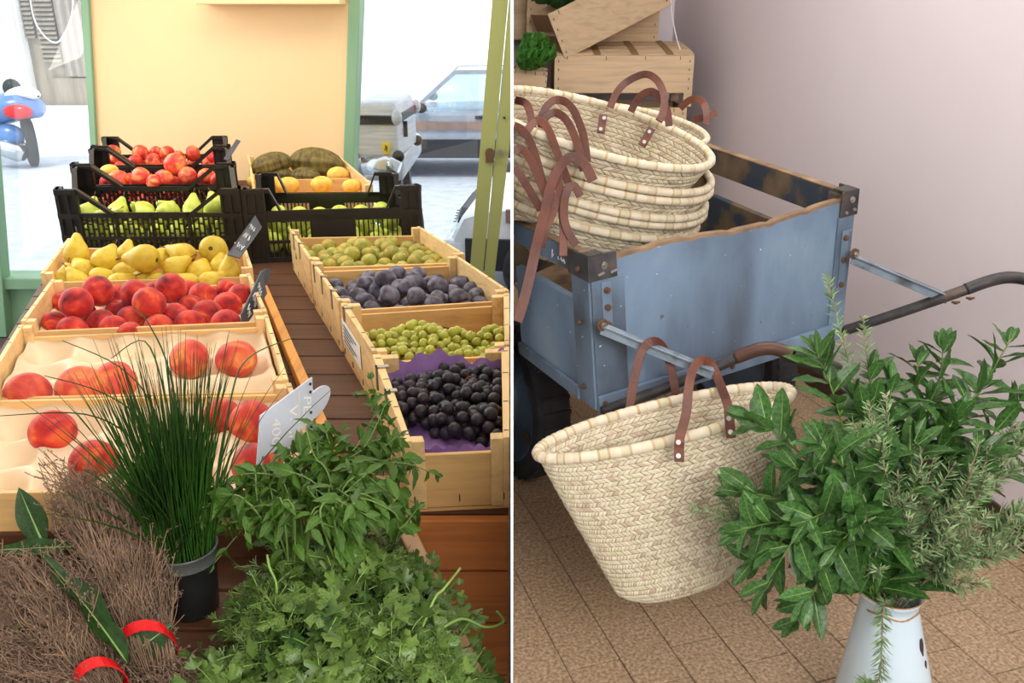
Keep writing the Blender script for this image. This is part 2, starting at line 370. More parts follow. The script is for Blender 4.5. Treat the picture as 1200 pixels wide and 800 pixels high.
# ------------------------------------------------------------------ the shell of the shop
def struct(mb, name, mats, **k): return mb.build(name, mats, kind='structure', **k)
struct(MB().box(-.00125, .00125, .72, 5.5, 0, 2.9), 'wall_middle', M['white_paint'])
struct(MB().box(-3.4, 3.6, -1.6, 4.3, 2.9, 3.0).box(0, 3.6, 4.3, 5.7, 2.9, 3.0), 'ceiling', M['white_paint'])
struct(MB().box(-3.4, 3.6, -1.6, -1.5, 0, 2.9), 'wall_front', M['white_paint'])
struct(MB().box(-3.4, -3.3, -1.5, 1.2, 0, 2.9), 'wall_left', M['white_paint'])
struct(MB().box(0, 2.2, 5.5, 5.6, 0, 2.9), 'wall_back', M['mauve'])
# mauve wall behind the cart, running away from the viewer
wa = V(1.28, 3.902, 0); wd = (V(1.591, 2.272, 0)-wa).normalized(); wn = V(-wd.y, wd.x, 0)
if wn.x < 0: wn = -wn
p0 = wa-wd*1.95; p1 = wa+wd*4.6
struct(MB().hexa([p0, p1, p1+wn*.1, p0+wn*.1, p0+V(0, 0, 2.9), p1+V(0, 0, 2.9), p1+wn*.1+V(0, 0, 2.9), p0+wn*.1+V(0, 0, 2.9)]), 'wall_right', M['mauve'])
q0 = p0-wn*.014; q1 = p1-wn*.014; hh = V(0, 0, .085)
struct(MB().hexa([q0, q1, p1-wn*.001, p0-wn*.001, q0+hh, q1+hh, p1-wn*.001+hh, p0-wn*.001+hh]), 'baseboard_right', M['skirting'], bevel=.003)
fl = struct(MB().box(-3.4, 3.6, -1.6, 4.34, -.5, -.006).box(0, 2.2, 4.34, 5.6, -.5, -.006), 'floor', M['grout'])
# floor tiles, running bond
tm = MB(); tm.box(-.0712, .0712, -.1112, .1112, -.02, 0)
tob = tm.build('tile', M['tile'], bevel=.0015); tme = tob.data; bpy.data.objects.remove(tob)
ta = math.radians(17.5); tu = V(math.cos(ta), math.sin(ta), 0); tv = V(-math.sin(ta), math.cos(ta), 0)
torg = at_z(627, 610, 0)
def clip_poly(Q, f):
    out = []
    for q in range(len(Q)):
        a, b = Q[q], Q[(q+1) % len(Q)]; fa, fb = f(a), f(b)
        if fa >= 0: out.append(a)
        if fa*fb < 0: out.append(lerp(a, b, fa/(fa-fb)))
    return out
for i in range(-26, 27):       # whole tiles share one mesh, tiles at the partition and the wall are cut
    for j in range(-16, 18):
        c = torg+tu*(.145*(i+.5))+tv*(.225*(j+(.5 if i % 2 else 0)))
        if not .5 < c.y < 4.6: continue
        x, y, k = pix(c)
        if not (520 < x < 1420 and 330 < y < 900): continue
        Q = [c+tu*a*.0712+tv*b*.1112 for a, b in ((-1, -1), (1, -1), (1, 1), (-1, 1))]
        f1 = lambda p: p.x-.004
        f2 = lambda p: -.016-(p-wa).dot(wn)
        if all(f1(p) > 0 and f2(p) > 0 for p in Q):
            o = inst('tile', tme, fl, c+V(0, 0, -.001+jit(.0007)), Matrix.Rotation(ta, 3, 'Z'))
            o.rotation_euler.x = jit(.003); o.rotation_euler.y = jit(.003)
            bv = o.modifiers.new('edge', 'BEVEL'); bv.width = .0015; bv.segments = 1
            continue
        R_ = clip_poly(clip_poly(Q, f1), f2)
        n = len(R_)
        if n < 3: continue
        m_ = MB(); m_.add([p+V(0, 0, -.02) for p in R_]+[p+V(0, 0, -.001) for p in R_], [tuple(reversed(range(n))), tuple(range(n, 2*n))]+[(q, (q+1) % n, n+(q+1) % n, n+q) for q in range(n)]); m_.build('tile', M['tile'], fl)
# ------------------------------------------------------------------ shopfront at the end of the left room
YB = 4.2
def leanpost(mb, a, b, y0, y1, Y, z0, z1, dep, mat=0):   # a=(x left,x right) seen at height y0, b=(...) at y1
    R_ = []; n = 14
    for i in range(n+1):
        z = z0+(z1-z0)*i/n; row = []
        for e in (0, 1):
            t = at_Y(a[e], y0, Y); u = at_Y(b[e], y1, Y); row.append(min(u.x+(t.x-u.x)*(z-u.z)/(t.z-u.z), -.004-.0005*(1-e)))
        R_.append([V(row[0], Y, z), V(row[1], Y, z), V(row[1], Y+dep, z), V(row[0], Y+dep, z)])
    vs = [p for r in R_ for p in r]; fs = [(3, 2, 1, 0), tuple(4*n+k for k in range(4))]
    for i in range(n):
        for k in range(4): fs.append((4*i+k, 4*i+(k+1) % 4, 4*i+4+(k+1) % 4, 4*i+4+k))
    return mb.add(vs, fs, mat)
m_ = MB(); leanpost(m_, (103, 409), (112, 403), 0, 180, YB+.01, 0, 2.9, .12); struct(m_, 'wall_panel', M['peach_wall'])
m_ = MB(); leanpost(m_, (94, 103.5), (106, 113), 0, 180, YB-.01, 0, 2.9, .14); struct(m_, 'trim_1', M['green_paint'], bevel=.004)
m_ = MB(); leanpost(m_, (408.5, 422), (402.5, 415), 0, 180, YB-.01, 0, 2.9, .14); struct(m_, 'trim_2', M['green_paint'], bevel=.004)
m_ = MB(); m_.box(-3.3, -2.0, YB-.04, YB+.12, .25, .31); struct(m_, 'trim_3', M['green_paint'], bevel=.006)
m_ = MB(); m_.box(-3.3, -2.0, YB+.01, YB+.09, 0, .25); struct(m_, 'wall_sill', M['green_paint'])
m_ = MB(); leanpost(m_, (-32, -8), (-14, 8), 200, 400, YB-.06, 0, 2.9, .08); struct(m_, 'trim_4', M['green_paint'], bevel=.004)
# window panes
m_ = MB(); m_.box(-3.3, -1.99, YB+.05, YB+.056, .31, 2.9); struct(m_, 'window_1', M['glass'])
m_ = MB(); m_.box(-.78, -.16, YB+.05, YB+.056, .1, 2.9); struct(m_, 'window_2', M['glass'])
# door leaf with its frame post, lock and screw
m_ = MB(); leanpost(m_, (577, 595.5), (551, 567), 0, 310, YB-.05, 0, 2.9, .08)
dr = struct(m_, 'door_1', M['olive_paint'], bevel=.004)
m_ = MB(); leanpost(m_, (596.5, 617), (568, 581), 0, 310, YB-.045, 0, 2.9, .08); m_.build('door_post', M['olive_paint'], dr, bevel=.004)
c = at_Y(574, 179, YB-.055)
m_ = MB(); m_.disc(c, (0, 1, 0), .022, .02, 14).hexa([c+V(*q) for q in ((-.02, -.012, -.045), (.02, -.012, -.045), (.02, 0, -.045), (-.02, 0, -.045), (-.02, -.012, 0), (.02, -.012, 0), (.02, 0, 0), (-.02, 0, 0))]); m_.build('lock', M['rust'], dr)
c = at_Y(587, 178, YB-.05); m_ = MB(); m_.disc(c, (0, 1, 0), .014, .02, 12); m_.build('keyhole', M['steel'], dr)
c = at_Y(591, 138, YB-.05); m_ = MB(); m_.disc(c, (0, 1, 0), .006, .016, 8); m_.build('screw', M['iron'], dr)
# shelf high on the panel
a = at_Y(229, 5, YB-.16); b = at_Y(398, 3, YB-.16)
sh = thing('wall_shelf', 'apricot painted shelf high on the apricot wall panel', 'shelf', (a.x, YB, a.z))
MB().box(a.x, b.x, YB-.16, YB+.005, a.z, a.z+.03).build('shelf_board', M['peach_wall'], sh, bevel=.004)
MB().box(a.x, b.x, YB-.03, YB+.005, a.z+.03, a.z+.2).build('back_board', M['peach_wall'], sh)
# ------------------------------------------------------------------ the street
G = -.5
struct(MB().box(-30, 30, 4.36, 60, G-.2, G), 'floor_street', M['asphalt'])
YF = 20.6
struct(MB().box(-30, at_Y(28, 60, YF).x, YF, YF+.4, G, 12).box(at_Y(105, 60, YF).x, 30, YF, YF+.4, G, 12), 'wall_facade', M['facade'])
struct(MB().box(-30, 30, YF-2.2, YF-.01, G, G+.12), 'floor_pavement', M['facade'])
def fx(x, y=60, Y=YF): return at_Y(x, y, Y)
gate = thing('street_doorway', 'beige shuttered doorway in white building across the street', 'doorway', (fx(66).x, YF+.2, G))
MB().box(fx(28).x, fx(105).x, YF+.25, YF+.35, G, 12).build('back_board', M['beige'], gate)
MB().box(fx(50).x, fx(104).x, YF+.12, YF+.22, fx(0, 129).z, fx(0, 92).z).build('lower_panel', M['beige'], gate)
for x0, x1, y0, y1 in ((44, 66, -20, 73), (29, 40, -20, 45)):
    f_ = MB().box(fx(x0).x, fx(x1).x, YF+.2, YF+.23, fx(0, y1).z, fx(0, y0).z).build('shutter', M['louvre'], gate)
    zz = fx(0, y1).z
    while zz < fx(0, y0).z:
        MB().hexa([V(fx(x0).x, YF+.14, zz), V(fx(x1).x, YF+.14, zz), V(fx(x1).x, YF+.2, zz+.05), V(fx(x0).x, YF+.2, zz+.05), V(fx(x0).x, YF+.14, zz+.02), V(fx(x1).x, YF+.14, zz+.02), V(fx(x1).x, YF+.2, zz+.07), V(fx(x0).x, YF+.2, zz+.07)]).build('slat', M['beige'], f_); zz += .1
m_ = MB(); ca = fx(70).x; cb = fx(98).x
m_.grid(lambda u, v: V(lerp(ca, cb, u), YF+.1+.05*math.sin(u*19)+.02*math.sin(v*7+u*5), lerp(fx(0, 90).z, fx(0, -30).z, v)), 40, 6); m_.build('curtain', M['curtain'], gate)
m_ = MB(); m_.box(fx(71).x, fx(78).x, YF+.2, YF+.24, fx(0, 91).z, fx(0, 50).z); m_.build('dark_gap', M['louvre'], gate)
m_ = MB(); m_.tube(smooth_path([fx(34, -10, YF-.05), fx(40, 22, YF-.05), fx(52, 42, YF-.05), fx(65, 50, YF-.05), fx(74, 42, YF-.05), fx(84, 18, YF-.05), fx(86, -20, YF-.05)]), .016, 6)
tag(m_.build('cable', M['facade']), 'white cable sagging in front of the beige shuttered doorway', 'cable')
m_ = MB(); m_.box(fx(13).x, fx(26).x, YF-.12, YF+.1, G+.1, 12); m_.build('facade_pilaster', M['white_paint'], kind='structure')

def car(name, label, org, ang, L, W, H, paint, wheel_r, hood=.58, belt=.56, flip=1):
    """hatchback, nose towards local -x; org = ground point under the nose's near corner"""
    org = Vector(org); R = Matrix.Rotation(ang, 3, 'Z')
    def P(x, y, z): return org+R@Vector((x*L, y*W*flip, z*H))
    t = thing(name, label, 'car', org)
    prof = [(.0, .2), (-.01, .36), (.01, .47), (.05, .53), (.3, belt+.05), (.62, belt+.07), (.97, belt+.07), (1., .5), (1., .2)]
    m = MB(); sec = [(0, .0), (.04, .03), (.5, .06), (.96, .03), (1, 0)]
    def body(u, v):
        i = min(int(round(u*(len(prof)-1))), len(prof)-1); x, z = prof[i]; j = int(round(v*4)); yy, s = sec[j]
        edge = .93 if j in (0, 4) else 1.
        return P(.5+(x-.5)*(.985 if j in (0, 4) else 1), yy, .2+(z-.2)*(edge if z > .5 else 1))
    m.grid(body, len(prof)-1, 4)
    for yy in (0, 1):
        vs = [P(.5+(x-.5)*.985, yy, .2+(z-.2)*(.93 if z > .5 else 1)) for x, z in prof]; m.add(vs, [tuple(range(len(vs)))])
    m.add([P(0, 0, .2), P(1, 0, .2), P(1, 1, .2), P(0, 1, .2)], [(0, 1, 2, 3)])
    m.build('body', paint, t)
    cp = [(.27, belt+.03), (.42, .97), (.5, 1.), (.78, .99), (.98, belt+.05)]
    m = MB()
    def ins(z): return .03+.11*max(0, (z-belt)/(1-belt))
    # roof and pillars as bars, glass between them
    for i in range(1, len(cp)-2+1):
        (x0, z0), (x1, z1) = cp[i], cp[i+1] if i+1 < len(cp) else cp[i]
    m.hexa([P(.42, ins(.97), .945), P(.78, ins(.99), .955), P(.78, 1-ins(.99), .955), P(.42, 1-ins(.97), .945), P(.42, ins(.97), .975), P(.78, ins(.99), .99), P(.78, 1-ins(.99), .99), P(.42, 1-ins(.97), .975)])
    for s in (0, 1):
        f = (lambda a: a) if s == 0 else (lambda a: 1-a)
        for (xa, za), (xb, zb) in (((.27, belt+.05), (.42, .965)), ((.56, belt+.05), (.56, .97)), ((.98, belt+.05), (.78, .97)), ((.42, .965), (.78, .975))):
            m.bar(P(xa, f(ins(za)), za), P(xb, f(ins(zb)), zb), .05, .05)
    m.build('roof', paint, t)
    for s in (0, 1):
        f = (lambda a: a) if s == 0 else (lambda a: 1-a)
        for q in (((.285, belt+.06), (.55, belt+.06), (.55, .95), (.425, .95)), ((.57, belt+.06), (.96, belt+.06), (.78, .95), (.57, .95))):
            g = MB(); g.add([P(x, f(ins(z)+.005), z) for x, z in q]+[P(x, f(ins(z)+.015), z) for x, z in q], [(0, 1, 2, 3), (7, 6, 5, 4), (0, 4, 5, 1), (1, 5, 6, 2), (2, 6, 7, 3), (3, 7, 4, 0)]); g.build('side_window', M['car_glass'], t)
    g = MB(); g.hexa([P(.27, .06, belt+.05), P(.42, .14, .955), P(.42, .86, .955), P(.27, .94, belt+.05), P(.275, .06, belt+.07), P(.425, .14, .97), P(.425, .86, .97), P(.275, .94, belt+.07)]); g.build('windscreen', M['car_glass'], t)
    for s in (-.012, 1.012):
        g = MB(); g.hexa([P(.1, s-.01, .46), P(.96, s-.01, .46), P(.96, s+.01, .46), P(.1, s+.01, .46), P(.1, s-.01, .53), P(.96, s-.01, .53), P(.96, s+.01, .53), P(.1, s+.01, .53)]); g.build('side_moulding', M['car_trim'], t)
        g = MB(); g.hexa([P(.02, s-.01, .2), P(.98, s-.01, .2), P(.98, s+.01, .2), P(.02, s+.01, .2), P(.02, s-.01, .37), P(.98, s-.01, .37), P(.98, s+.01, .37), P(.02, s+.01, .37)]); g.build('sill_and_shade', M['black_plastic'], t)  # sill drawn tall and black so it carries the shade below the car
        h = MB(); h.box(0, 0, 0, 0, 0, 0)
        g = MB(); c = P(.5, s, .56); g.bar(P(.49, s, .57), P(.53, s, .57), .02, .04); g.build('door_handle', M['black_plastic'], t)
    for s in (-.05, 1.05):
        g = MB(); g.ball(P(.31, s, belt+.1), .11, 10, 7, sc=(.7, .6, .6)); g.build('mirror', M['black_plastic'], t)
    g = MB(); g.hexa([P(-.03, -.01, .2), P(.06, -.01, .2), P(.06, 1.01, .2), P(-.03, 1.01, .2), P(-.025, 0, .36), P(.05, 0, .36), P(.05, 1, .36), P(-.025, 1, .36)]); g.build('bumper', paint, t, bevel=.03)
    g = MB(); g.hexa([P(-.014, .25, .385), P(.01, .25, .385), P(.01, .75, .385), P(-.014, .75, .385), P(-.004, .25, .47), P(.02, .25, .47), P(.02, .75, .47), P(-.004, .75, .47)])
    gr = g.build('grille', M['black_plastic'], t)
    for k in range(5):
        g = MB(); z = .39+.016*k; g.bar(P(-.02+.002*k, .26, z), P(-.02+.002*k, .74, z), .02, .008); g.build('slat', M['chrome'], gr)
    for a in (.02, .8):
        g = MB(); g.hexa([P(-.012, a, .39), P(.02, a, .39), P(.02, a+.18, .39), P(-.012, a+.18, .39), P(.0, a, .48), P(.03, a, .48), P(.03, a+.18, .48), P(.0, a+.18, .48)]); g.build('headlamp', M['glass'], t)
    for x in (.17, .8):
        for yy, s in ((.02, -1), (.98, 1)):
            c = P(x, yy, 0); c.z = org.z+wheel_r; ax = R@Vector((0, flip, 0))
            g = MB(); g.tube([c-ax*.1, c-ax*.08, c+ax*.08, c+ax*.1], [wheel_r*.9, wheel_r, wheel_r, wheel_r*.9], 24); wh = g.build('wheel', M['rubber'], t)
            g = MB(); g.tube([c-ax*.11, c+ax*.11], wheel_r*.6, 18); g.build('hubcap', M['chrome'], wh)
    return t
ca = at_z(440, 186, G)
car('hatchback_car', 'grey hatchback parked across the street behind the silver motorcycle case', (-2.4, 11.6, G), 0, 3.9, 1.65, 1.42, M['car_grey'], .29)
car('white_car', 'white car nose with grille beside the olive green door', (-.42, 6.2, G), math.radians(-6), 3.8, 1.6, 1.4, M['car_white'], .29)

# scooter seen from behind at the left edge
sc0 = at_z(30, 196, G)
sc = thing('scooter', 'blue motor scooter parked in the street by the left window', 'scooter', sc0)
def sp(x, y, dy=0.): return at_Y(x, y, sc0.y+dy)
px_ = sc0.y/1000*1.0
m_ = MB(); cw = sp(34, 165, .1); m_.tube([cw+V(-.05, -.03, 0), cw+V(-.035, -.02, 0), cw+V(.05, .03, 0), cw+V(.065, .04, 0)], [.3, .36, .36, .3], 26); wl = m_.build('rear_wheel', M['rubber'], sc)
m_ = MB(); m_.tube([cw+V(-.06, -.04, 0), cw+V(.07, .04, 0)], .17, 16); m_.build('rim', M['chrome'], wl)
m_ = MB(); cf = sp(-75, 160, .2); m_.tube([cf+V(0, -.06, 0), cf+V(0, .06, 0)], .33, 24); m_.build('front_wheel', M['rubber'], sc)
m_ = MB()
secs = [(50, 133, .01, .01), (48, 133, .10, .05), (45, 127, .22, .13), (30, 123, .3, .2), (10, 126, .3, .22), (-20, 135, .26, .2), (-55, 140, .24, .25), (-75, 118, .2, .3)]
def bodyf(u, v):
    i = min(int(round(u*(len(secs)-1))), len(secs)-1); x, y, ry, rz = secs[i]; c = sp(x, y, .1); a = 2*math.pi*v
    return c+V(0, ry*math.cos(a), rz*math.sin(a))
m_.grid(bodyf, len(secs)-1, 16, cv=True); m_.build('body', M['scooter'], sc)
m_ = MB(); m_.grid(lambda u, v: sp(lerp(8, 45, u), 113-5*math.sin(u*3.1), .1)+V(0, .2*math.cos(6.283*v), .08*math.sin(6.283*v))*max(.03, (1-(2*u-1)**4))**.5, 12, 12, cv=True); m_.build('seat', M['white_paint'], sc)
m_ = MB(); m_.ball(sp(21, 131, -.2), .17, 14, 8, sc=(1.25, .5, .62)); m_.build('tail_lamp', M['tail'], sc)
m_ = MB(); m_.ball(sp(14, 103, .2), .13, 12, 8, sc=(1, .8, 1)); m_.bar(sp(14, 108, .2), sp(12, 118, .2), .06, .06); m_.build('backrest', M['black_plastic'], sc)
m_ = MB(); m_.hexa([sp(40, 141, -.12), sp(54, 160, -.12), sp(54, 160, -.09), sp(40, 141, -.09), sp(45, 138, -.12), sp(58, 153, -.12), sp(58, 153, -.09), sp(45, 138, -.09)]); m_.build('number_plate', M['white_paint'], sc)
m_ = MB(); m_.grid(lambda u, v: sp(lerp(26, 52, u), lerp(140, 163, u*u), lerp(-.1, .25, v)), 6, 3); m_.grid(lambda u, v: sp(lerp(26, 52, u), lerp(143, 166, u*u), lerp(-.1, .25, v)), 6, 3); m_.build('mudguard', M['black_plastic'], sc)
m_ = MB(); m_.tube([sp(-18, 168, -.15), sp(5, 173, -.15), sp(22, 178, -.15), sp(30, 182, -.15)], [.08, .13, .14, .09], 14); m_.build('exhaust', M['chrome'], sc)
m_ = MB(); m_.ball(sp(10, 160, -.05), .2, 14, 9, sc=(1.2, .7, .9)); m_.build('engine_cover', M['scooter'], sc)
m_ = MB(); m_.bar(sp(-8, 160, 0), sp(-12, 196, 0), .04, .04); m_.build('stand', M['black_plastic'], sc)
# motorcycle with aluminium top case behind the window
mc0 = at_z(448, 300, G); KM = 5.2
def mp_(x, y, k=KM): return at_k(x, y, k)
mo = thing('motorcycle', 'motorcycle with silver top case parked outside the window', 'motorcycle', (mp_(446, 190).x, mp_(446, 190).y, G))
A0 = mp_(415, 185, 4.98); B0 = mp_(467, 186, 4.95); C1 = mp_(489, 176, 5.6)
up = V(0, 0, 1); Hc = .29
dd = C1-B0; dd.z = 0
m_ = MB(); ab = B0-A0; ab.z = 0; z0 = A0.z
pa = V(A0.x, A0.y, z0); pb = pa+ab; pc = pb+dd; pd = pa+dd
ins_ = lambda p, f: lerp(p, (pa+pc)/2, f)
m_.hexa([pa, pb, pc, pd, pa+up*Hc*.68, pb+up*Hc*.68, pc+up*Hc*.68, pd+up*Hc*.68]); bx = m_.build('top_case', M['alu'], mo, bevel=.02)
m_ = MB(); e = [ins_(p, -.03)+up*Hc*.66 for p in (pa, pb, pc, pd)]; m_.hexa(e+[p+up*.05 for p in e]); m_.build('seam_band', M['black_plastic'], bx, bevel=.006)
m_ = MB(); m_.hexa([p+up*Hc*.72 for p in (pa, pb, pc, pd)]+[ins_(p, .12)+up*Hc*1.08 for p in (pa, pb, pc, pd)]); m_.build('case_lid', M['alu'], bx, bevel=.02)
for p in (pa, pb, pc):
    m_ = MB(); m_.ball(ins_(p, -.01)+up*Hc*.8, .045, 10, 7, sc=(.7, .7, 1)); m_.build('corner_guard', M['alu'], bx)
    m_ = MB(); m_.ball(ins_(p, -.01)+up*Hc*.05, .035, 10, 7); m_.build('corner_guard', M['black_plastic'], bx)
n_ = V(ab.y, -ab.x, 0).normalized(); n_ = n_ if n_.y < 0 else -n_
sc_ = lerp(pa, pb, .74)+up*Hc*.2+n_*.004
m_ = MB(); ax_ = ab.normalized()
pts = [sc_+ax_*a+up*b for a, b in ((-.024, .035), (.024, .035), (.024, -.005), (.014, -.03), (0, -.04), (-.014, -.03), (-.024, -.005))]
m_.add(pts+[p+n_*.003 for p in pts], [tuple(range(7)), tuple(range(7, 14))]+[(i, (i+1) % 7, 7+(i+1) % 7, 7+i) for i in range(7)])
st_ = m_.build('shield_sticker', M['yellow'], mo, part_label='yellow shield sticker with a small dark horse')
m_ = MB(); f = n_*.005
hp = [(-.006, .018), (0, .022), (.004, .014), (.012, .01), (.006, .004), (.012, -.006), (.005, -.004), (.006, -.018), (.001, -.02), (-.001, -.006), (-.008, -.012), (-.012, -.006), (-.004, .002)]
pts = [sc_+f+ax_*a+up*b for a, b in hp]; m_.add(pts, [tuple(range(len(pts)))])
m_.build('horse_mark', M['ink'], st_)
m_ = MB(); q = mp_(475, 160, 5.12); m_.bar(q, q+up*.09, .03, .03); m_.build('latch', M['black_plastic'], bx)
m_ = MB(); ce = (pa+pc)/2; m_.hexa([V(ce.x+a, ce.y+b, z) for z in (z0-.16, z0-.005) for a, b in ((-.12, -.2), (.12, -.2), (.12, .9), (-.12, .9))]); m_.build('tail', M['alu'], mo, bevel=.03)
m_ = MB(); m_.tube([mp_(428, 196, 4.95), mp_(455, 193, 4.9), mp_(468, 198, 4.9)], [.05, .06, .04], 12); m_.build('indicator_bar', M['chrome'], mo)
m_ = MB(); m_.tube([V(ce.x-.08, ce.y, G+.33), V(ce.x+.08, ce.y, G+.33)], .33, 26); w_ = m_.build('rear_wheel', M['rubber'], mo)
m_ = MB(); m_.bar(V(ce.x, ce.y, G+.33), V(ce.x, ce.y+.3, z0-.1), .1, .1); m_.build('swing_arm', M['iron'], mo)
m_ = MB(); m_.tube([V(ce.x-.06, ce.y+1.15, G+.33), V(ce.x+.06, ce.y+1.15, G+.33)], .33, 26); m_.build('front_wheel', M['rubber'], mo)
m_ = MB(); m_.bar(V(ce.x, ce.y+1.15, G+.33), V(ce.x, ce.y+.7, z0-.1), .08, .08); m_.build('fork', M['iron'], mo)
# ------------------------------------------------------------------ display stands of the left room
ZD = .80
def depth_line(p_far, p_near, z):
    a = at_z(*p_far, z); b = at_z(*p_near, z); return lambda Y: a.x+(b.x-a.x)*(Y-a.y)/(b.y-a.y)
left_edge = depth_line((78, 292), (-100, 600), ZD)
st = thing('display_stand', 'brown boarded fruit display stand carrying the crates', 'display stand', (-.8, 2.4, 0))
rA = at_z(461, 203, 1.04); rB = at_z(492, 218, 1.04); rC = at_z(597, 341, .93)
def right_edge(Y):
    a, b = (rA, rB) if Y > rB.y else (rB, rC)
    return min(-.006, lerp(a, b, (Y-a.y)/(b.y-a.y)).x+.012)
y = 1.08; k = 0
while y < 4.1:
    wd_ = .105+.01*random.random()
    m_ = MB(); f = lambda yy: min(left_edge(yy)-.02, -.3); re = (lambda Y: -.2) if y < 1.15 else right_edge
    m_.hexa([V(f(y), y, ZD-.022), V(re(y), y, ZD-.022), V(re(y+wd_), y+wd_, ZD-.022), V(f(y+wd_), y+wd_, ZD-.022), V(f(y), y, ZD), V(re(y), y, ZD), V(re(y+wd_), y+wd_, ZD), V(f(y+wd_), y+wd_, ZD)])
    m_.build('board', M['deck'], st, bevel=.002); y += wd_+.006; k += 1
r0 = at_z(309, 340, .82); r1 = at_z(392, 536, .82)
m_ = MB(); m_.bar(r0, r1, .022, .03); m_.build('edge_rail', M['rail'], st, bevel=.002)
for x, yy in ((-1.0, 1.25), (-.25, 1.4), (-1.9, 3.9), (-.75, 3.9)):
    m_ = MB(); m_.box(x-.03, x+.03, yy-.03, yy+.03, 0, ZD-.022); m_.build('leg', M['deck'], st)
z = ZD-.002; i = 0
xs0 = -.152
while z > .1:
    h_ = .094+.012*((i*7) % 3)/2
    m_ = MB(); m_.box(xs0, -.006, 1.172, 1.19, z-h_, z); m_.build('front_board', M['front'], st, bevel=.002); z -= h_+.004; i += 1
# herb trough in front
tr = thing('herb_trough', 'low wooden herb trough with a weathered grey side board in front of the crates', 'trough', (-.4, .85, 0))
yy = .5
for i in range(7):
    m_ = MB(); x1 = min(-.02, -.02-(yy+.07-.77)*.38) if yy > .7 else -.02
    m_.box(-1.0, x1-.03, yy, yy+.078, .775, .795); m_.build('slat', M['deck'], tr, bevel=.002); yy += .084
b0 = at_z(457, 556, .845); b1 = at_z(582, 800, .845); b1 = b1+(b1-b0)*.12
m_ = MB(); s_ = V(-.03, 0, 0); dn = V(0, 0, -.1)
m_.hexa([b0+s_+dn, b0+dn, b1+dn, b1+s_+dn, b0+s_, b0, b1, b1+s_]); m_.build('side_board', M['grey_wood'], tr, clamp=clampL, bevel=.003)
for x, yy in ((-.95, .55), (-.1, .6), (-.95, 1.0), (-.2, 1.02)):
    m_ = MB(); m_.box(x-.025, x+.025, yy-.025, yy+.025, 0, .775); m_.build('leg', M['deck'], tr)
m_ = MB(); m_.box(-1.0, -.2, 1.078, 1.092, .70, .835); m_.build('back_board', M['deck'], tr, bevel=.002)
# ------------------------------------------------------------------ wooden fruit crates
def wood_crate(label, FL, FR, BL, BR, z, H=.12, drop=.028, t=.009, floor_up=0., extra=None, name='fruit_crate', group='wooden fruit crates on the display', bdrop=None, mats=('crate_x', 'crate_y')):
    c = [at_z(*p, z) if len(p) == 2 else Vector(p) for p in (FL, FR, BL, BR)]
    W = (c[1]-c[0]).length; D = (c[2]-c[0]).length; bd = drop if bdrop is None else bdrop
    def P(a, b, h): p = lerp(lerp(c[0], c[1], a), lerp(c[2], c[3], a), b); return V(p.x, p.y, z-h)
    base = P(.5, .5, H); T = thing(name, label, 'crate', base, group)
    tx = t/W; ty = t/D; mx, my = M[mats[0]], M[mats[1]]
    B = lambda *a: MB().mbox(P, *a)
    B(2.2*tx, 1-2.2*tx, ty*.4, ty*1.4, H-.006, drop).build('front_panel', mx, T, bevel=.0012)
    B(2.2*tx, 1-2.2*tx, 1-ty*1.4, 1-ty*.4, H-.006, bd).build('back_panel', mx, T, bevel=.0012)
    for a in (0, 1-1.1*tx):
        B(a, a+1.1*tx, 0, 1, H-.004, 0).build('side_panel', my, T, bevel=.0012)
    for a in (1.1*tx, 1-3.3*tx):
        for b in (0, 1-2.4*ty):
            B(a, a+2.2*tx, b, b+2.4*ty, H-.006, .002).build('corner_post', my, T, bevel=.0012)
    for i in range(4):
        B(.0, 1, i*.25+.006, i*.25+.236, H, H-.004).build('floor_slat', mx, T)
    m = MB()
    for a in (.06, .5, .94):
        for hz in (.35, .8):
            m.mbox(P, a, a+.0015/W*1.2, -.0012/D, .0006/D, H*hz+.008, H*hz-.004) if hz > .5 else None
    for b in (.06, .34, .66, .94):
        for a0 in (-.0012/W, 1-.0004/W):
            m.mbox(P, a0, a0+.0016/W, b, b+.002/D, H*.86+.008, H*.86-.006)
        for a0 in (.2*tx, 1-1.0*tx): m.mbox(P, a0, a0+.8*tx, b, b+.0018/D, .0, -.0008)
    s = m.build('staples', M['staple'], T, clamp=clampL); s['kind'] = 'stuff'
    return T, P, W, D
CR = {}
CR['L4'] = wood_crate('pale wooden crate of yellow pears behind the heaped peach crate', (47, 320), (296, 313), (79, 279), (286, 283), .92)
CR['L3'] = wood_crate('pale wooden crate heaped with red peaches', (24, 376), (313, 364), (60, 327), (293, 320), .92)
CR['L2'] = wood_crate('pale wooden crate with cream tray and five scattered peaches', (-22, 452), (338, 444), (22, 380), (314, 368), .92)
CR['L1'] = wood_crate('pale wooden peach crate with cream tray, behind the chive pot', (-80, 566), (380, 560), (-25, 456), (341, 448), .92, drop=.02)
CR['R4'] = wood_crate('wooden crate of small greengages', (362, 303), (545, 297), (339, 268), (492, 265), .93, H=.13)
CR['R3'] = wood_crate('wooden crate of dusty purple plums', (396, 352), (597, 340), (364, 306), (536, 299), .93, H=.13)
CR['R2'] = wood_crate('wooden crate of green grapes', (436, 411), (597, 403), (399, 355), (597, 343), .93, H=.13)
CR['R1'] = wood_crate('wooden crate of black grapes on purple tissue', (475, 517), (597, 512), (436, 415), (597, 406), .93, H=.13)
CR['ME'] = wood_crate('wooden crate holding dark melons and yellow melons by the wall panel', (296, 222), (437, 216), (290, 182), (396, 181), .965, H=.165, drop=.03)
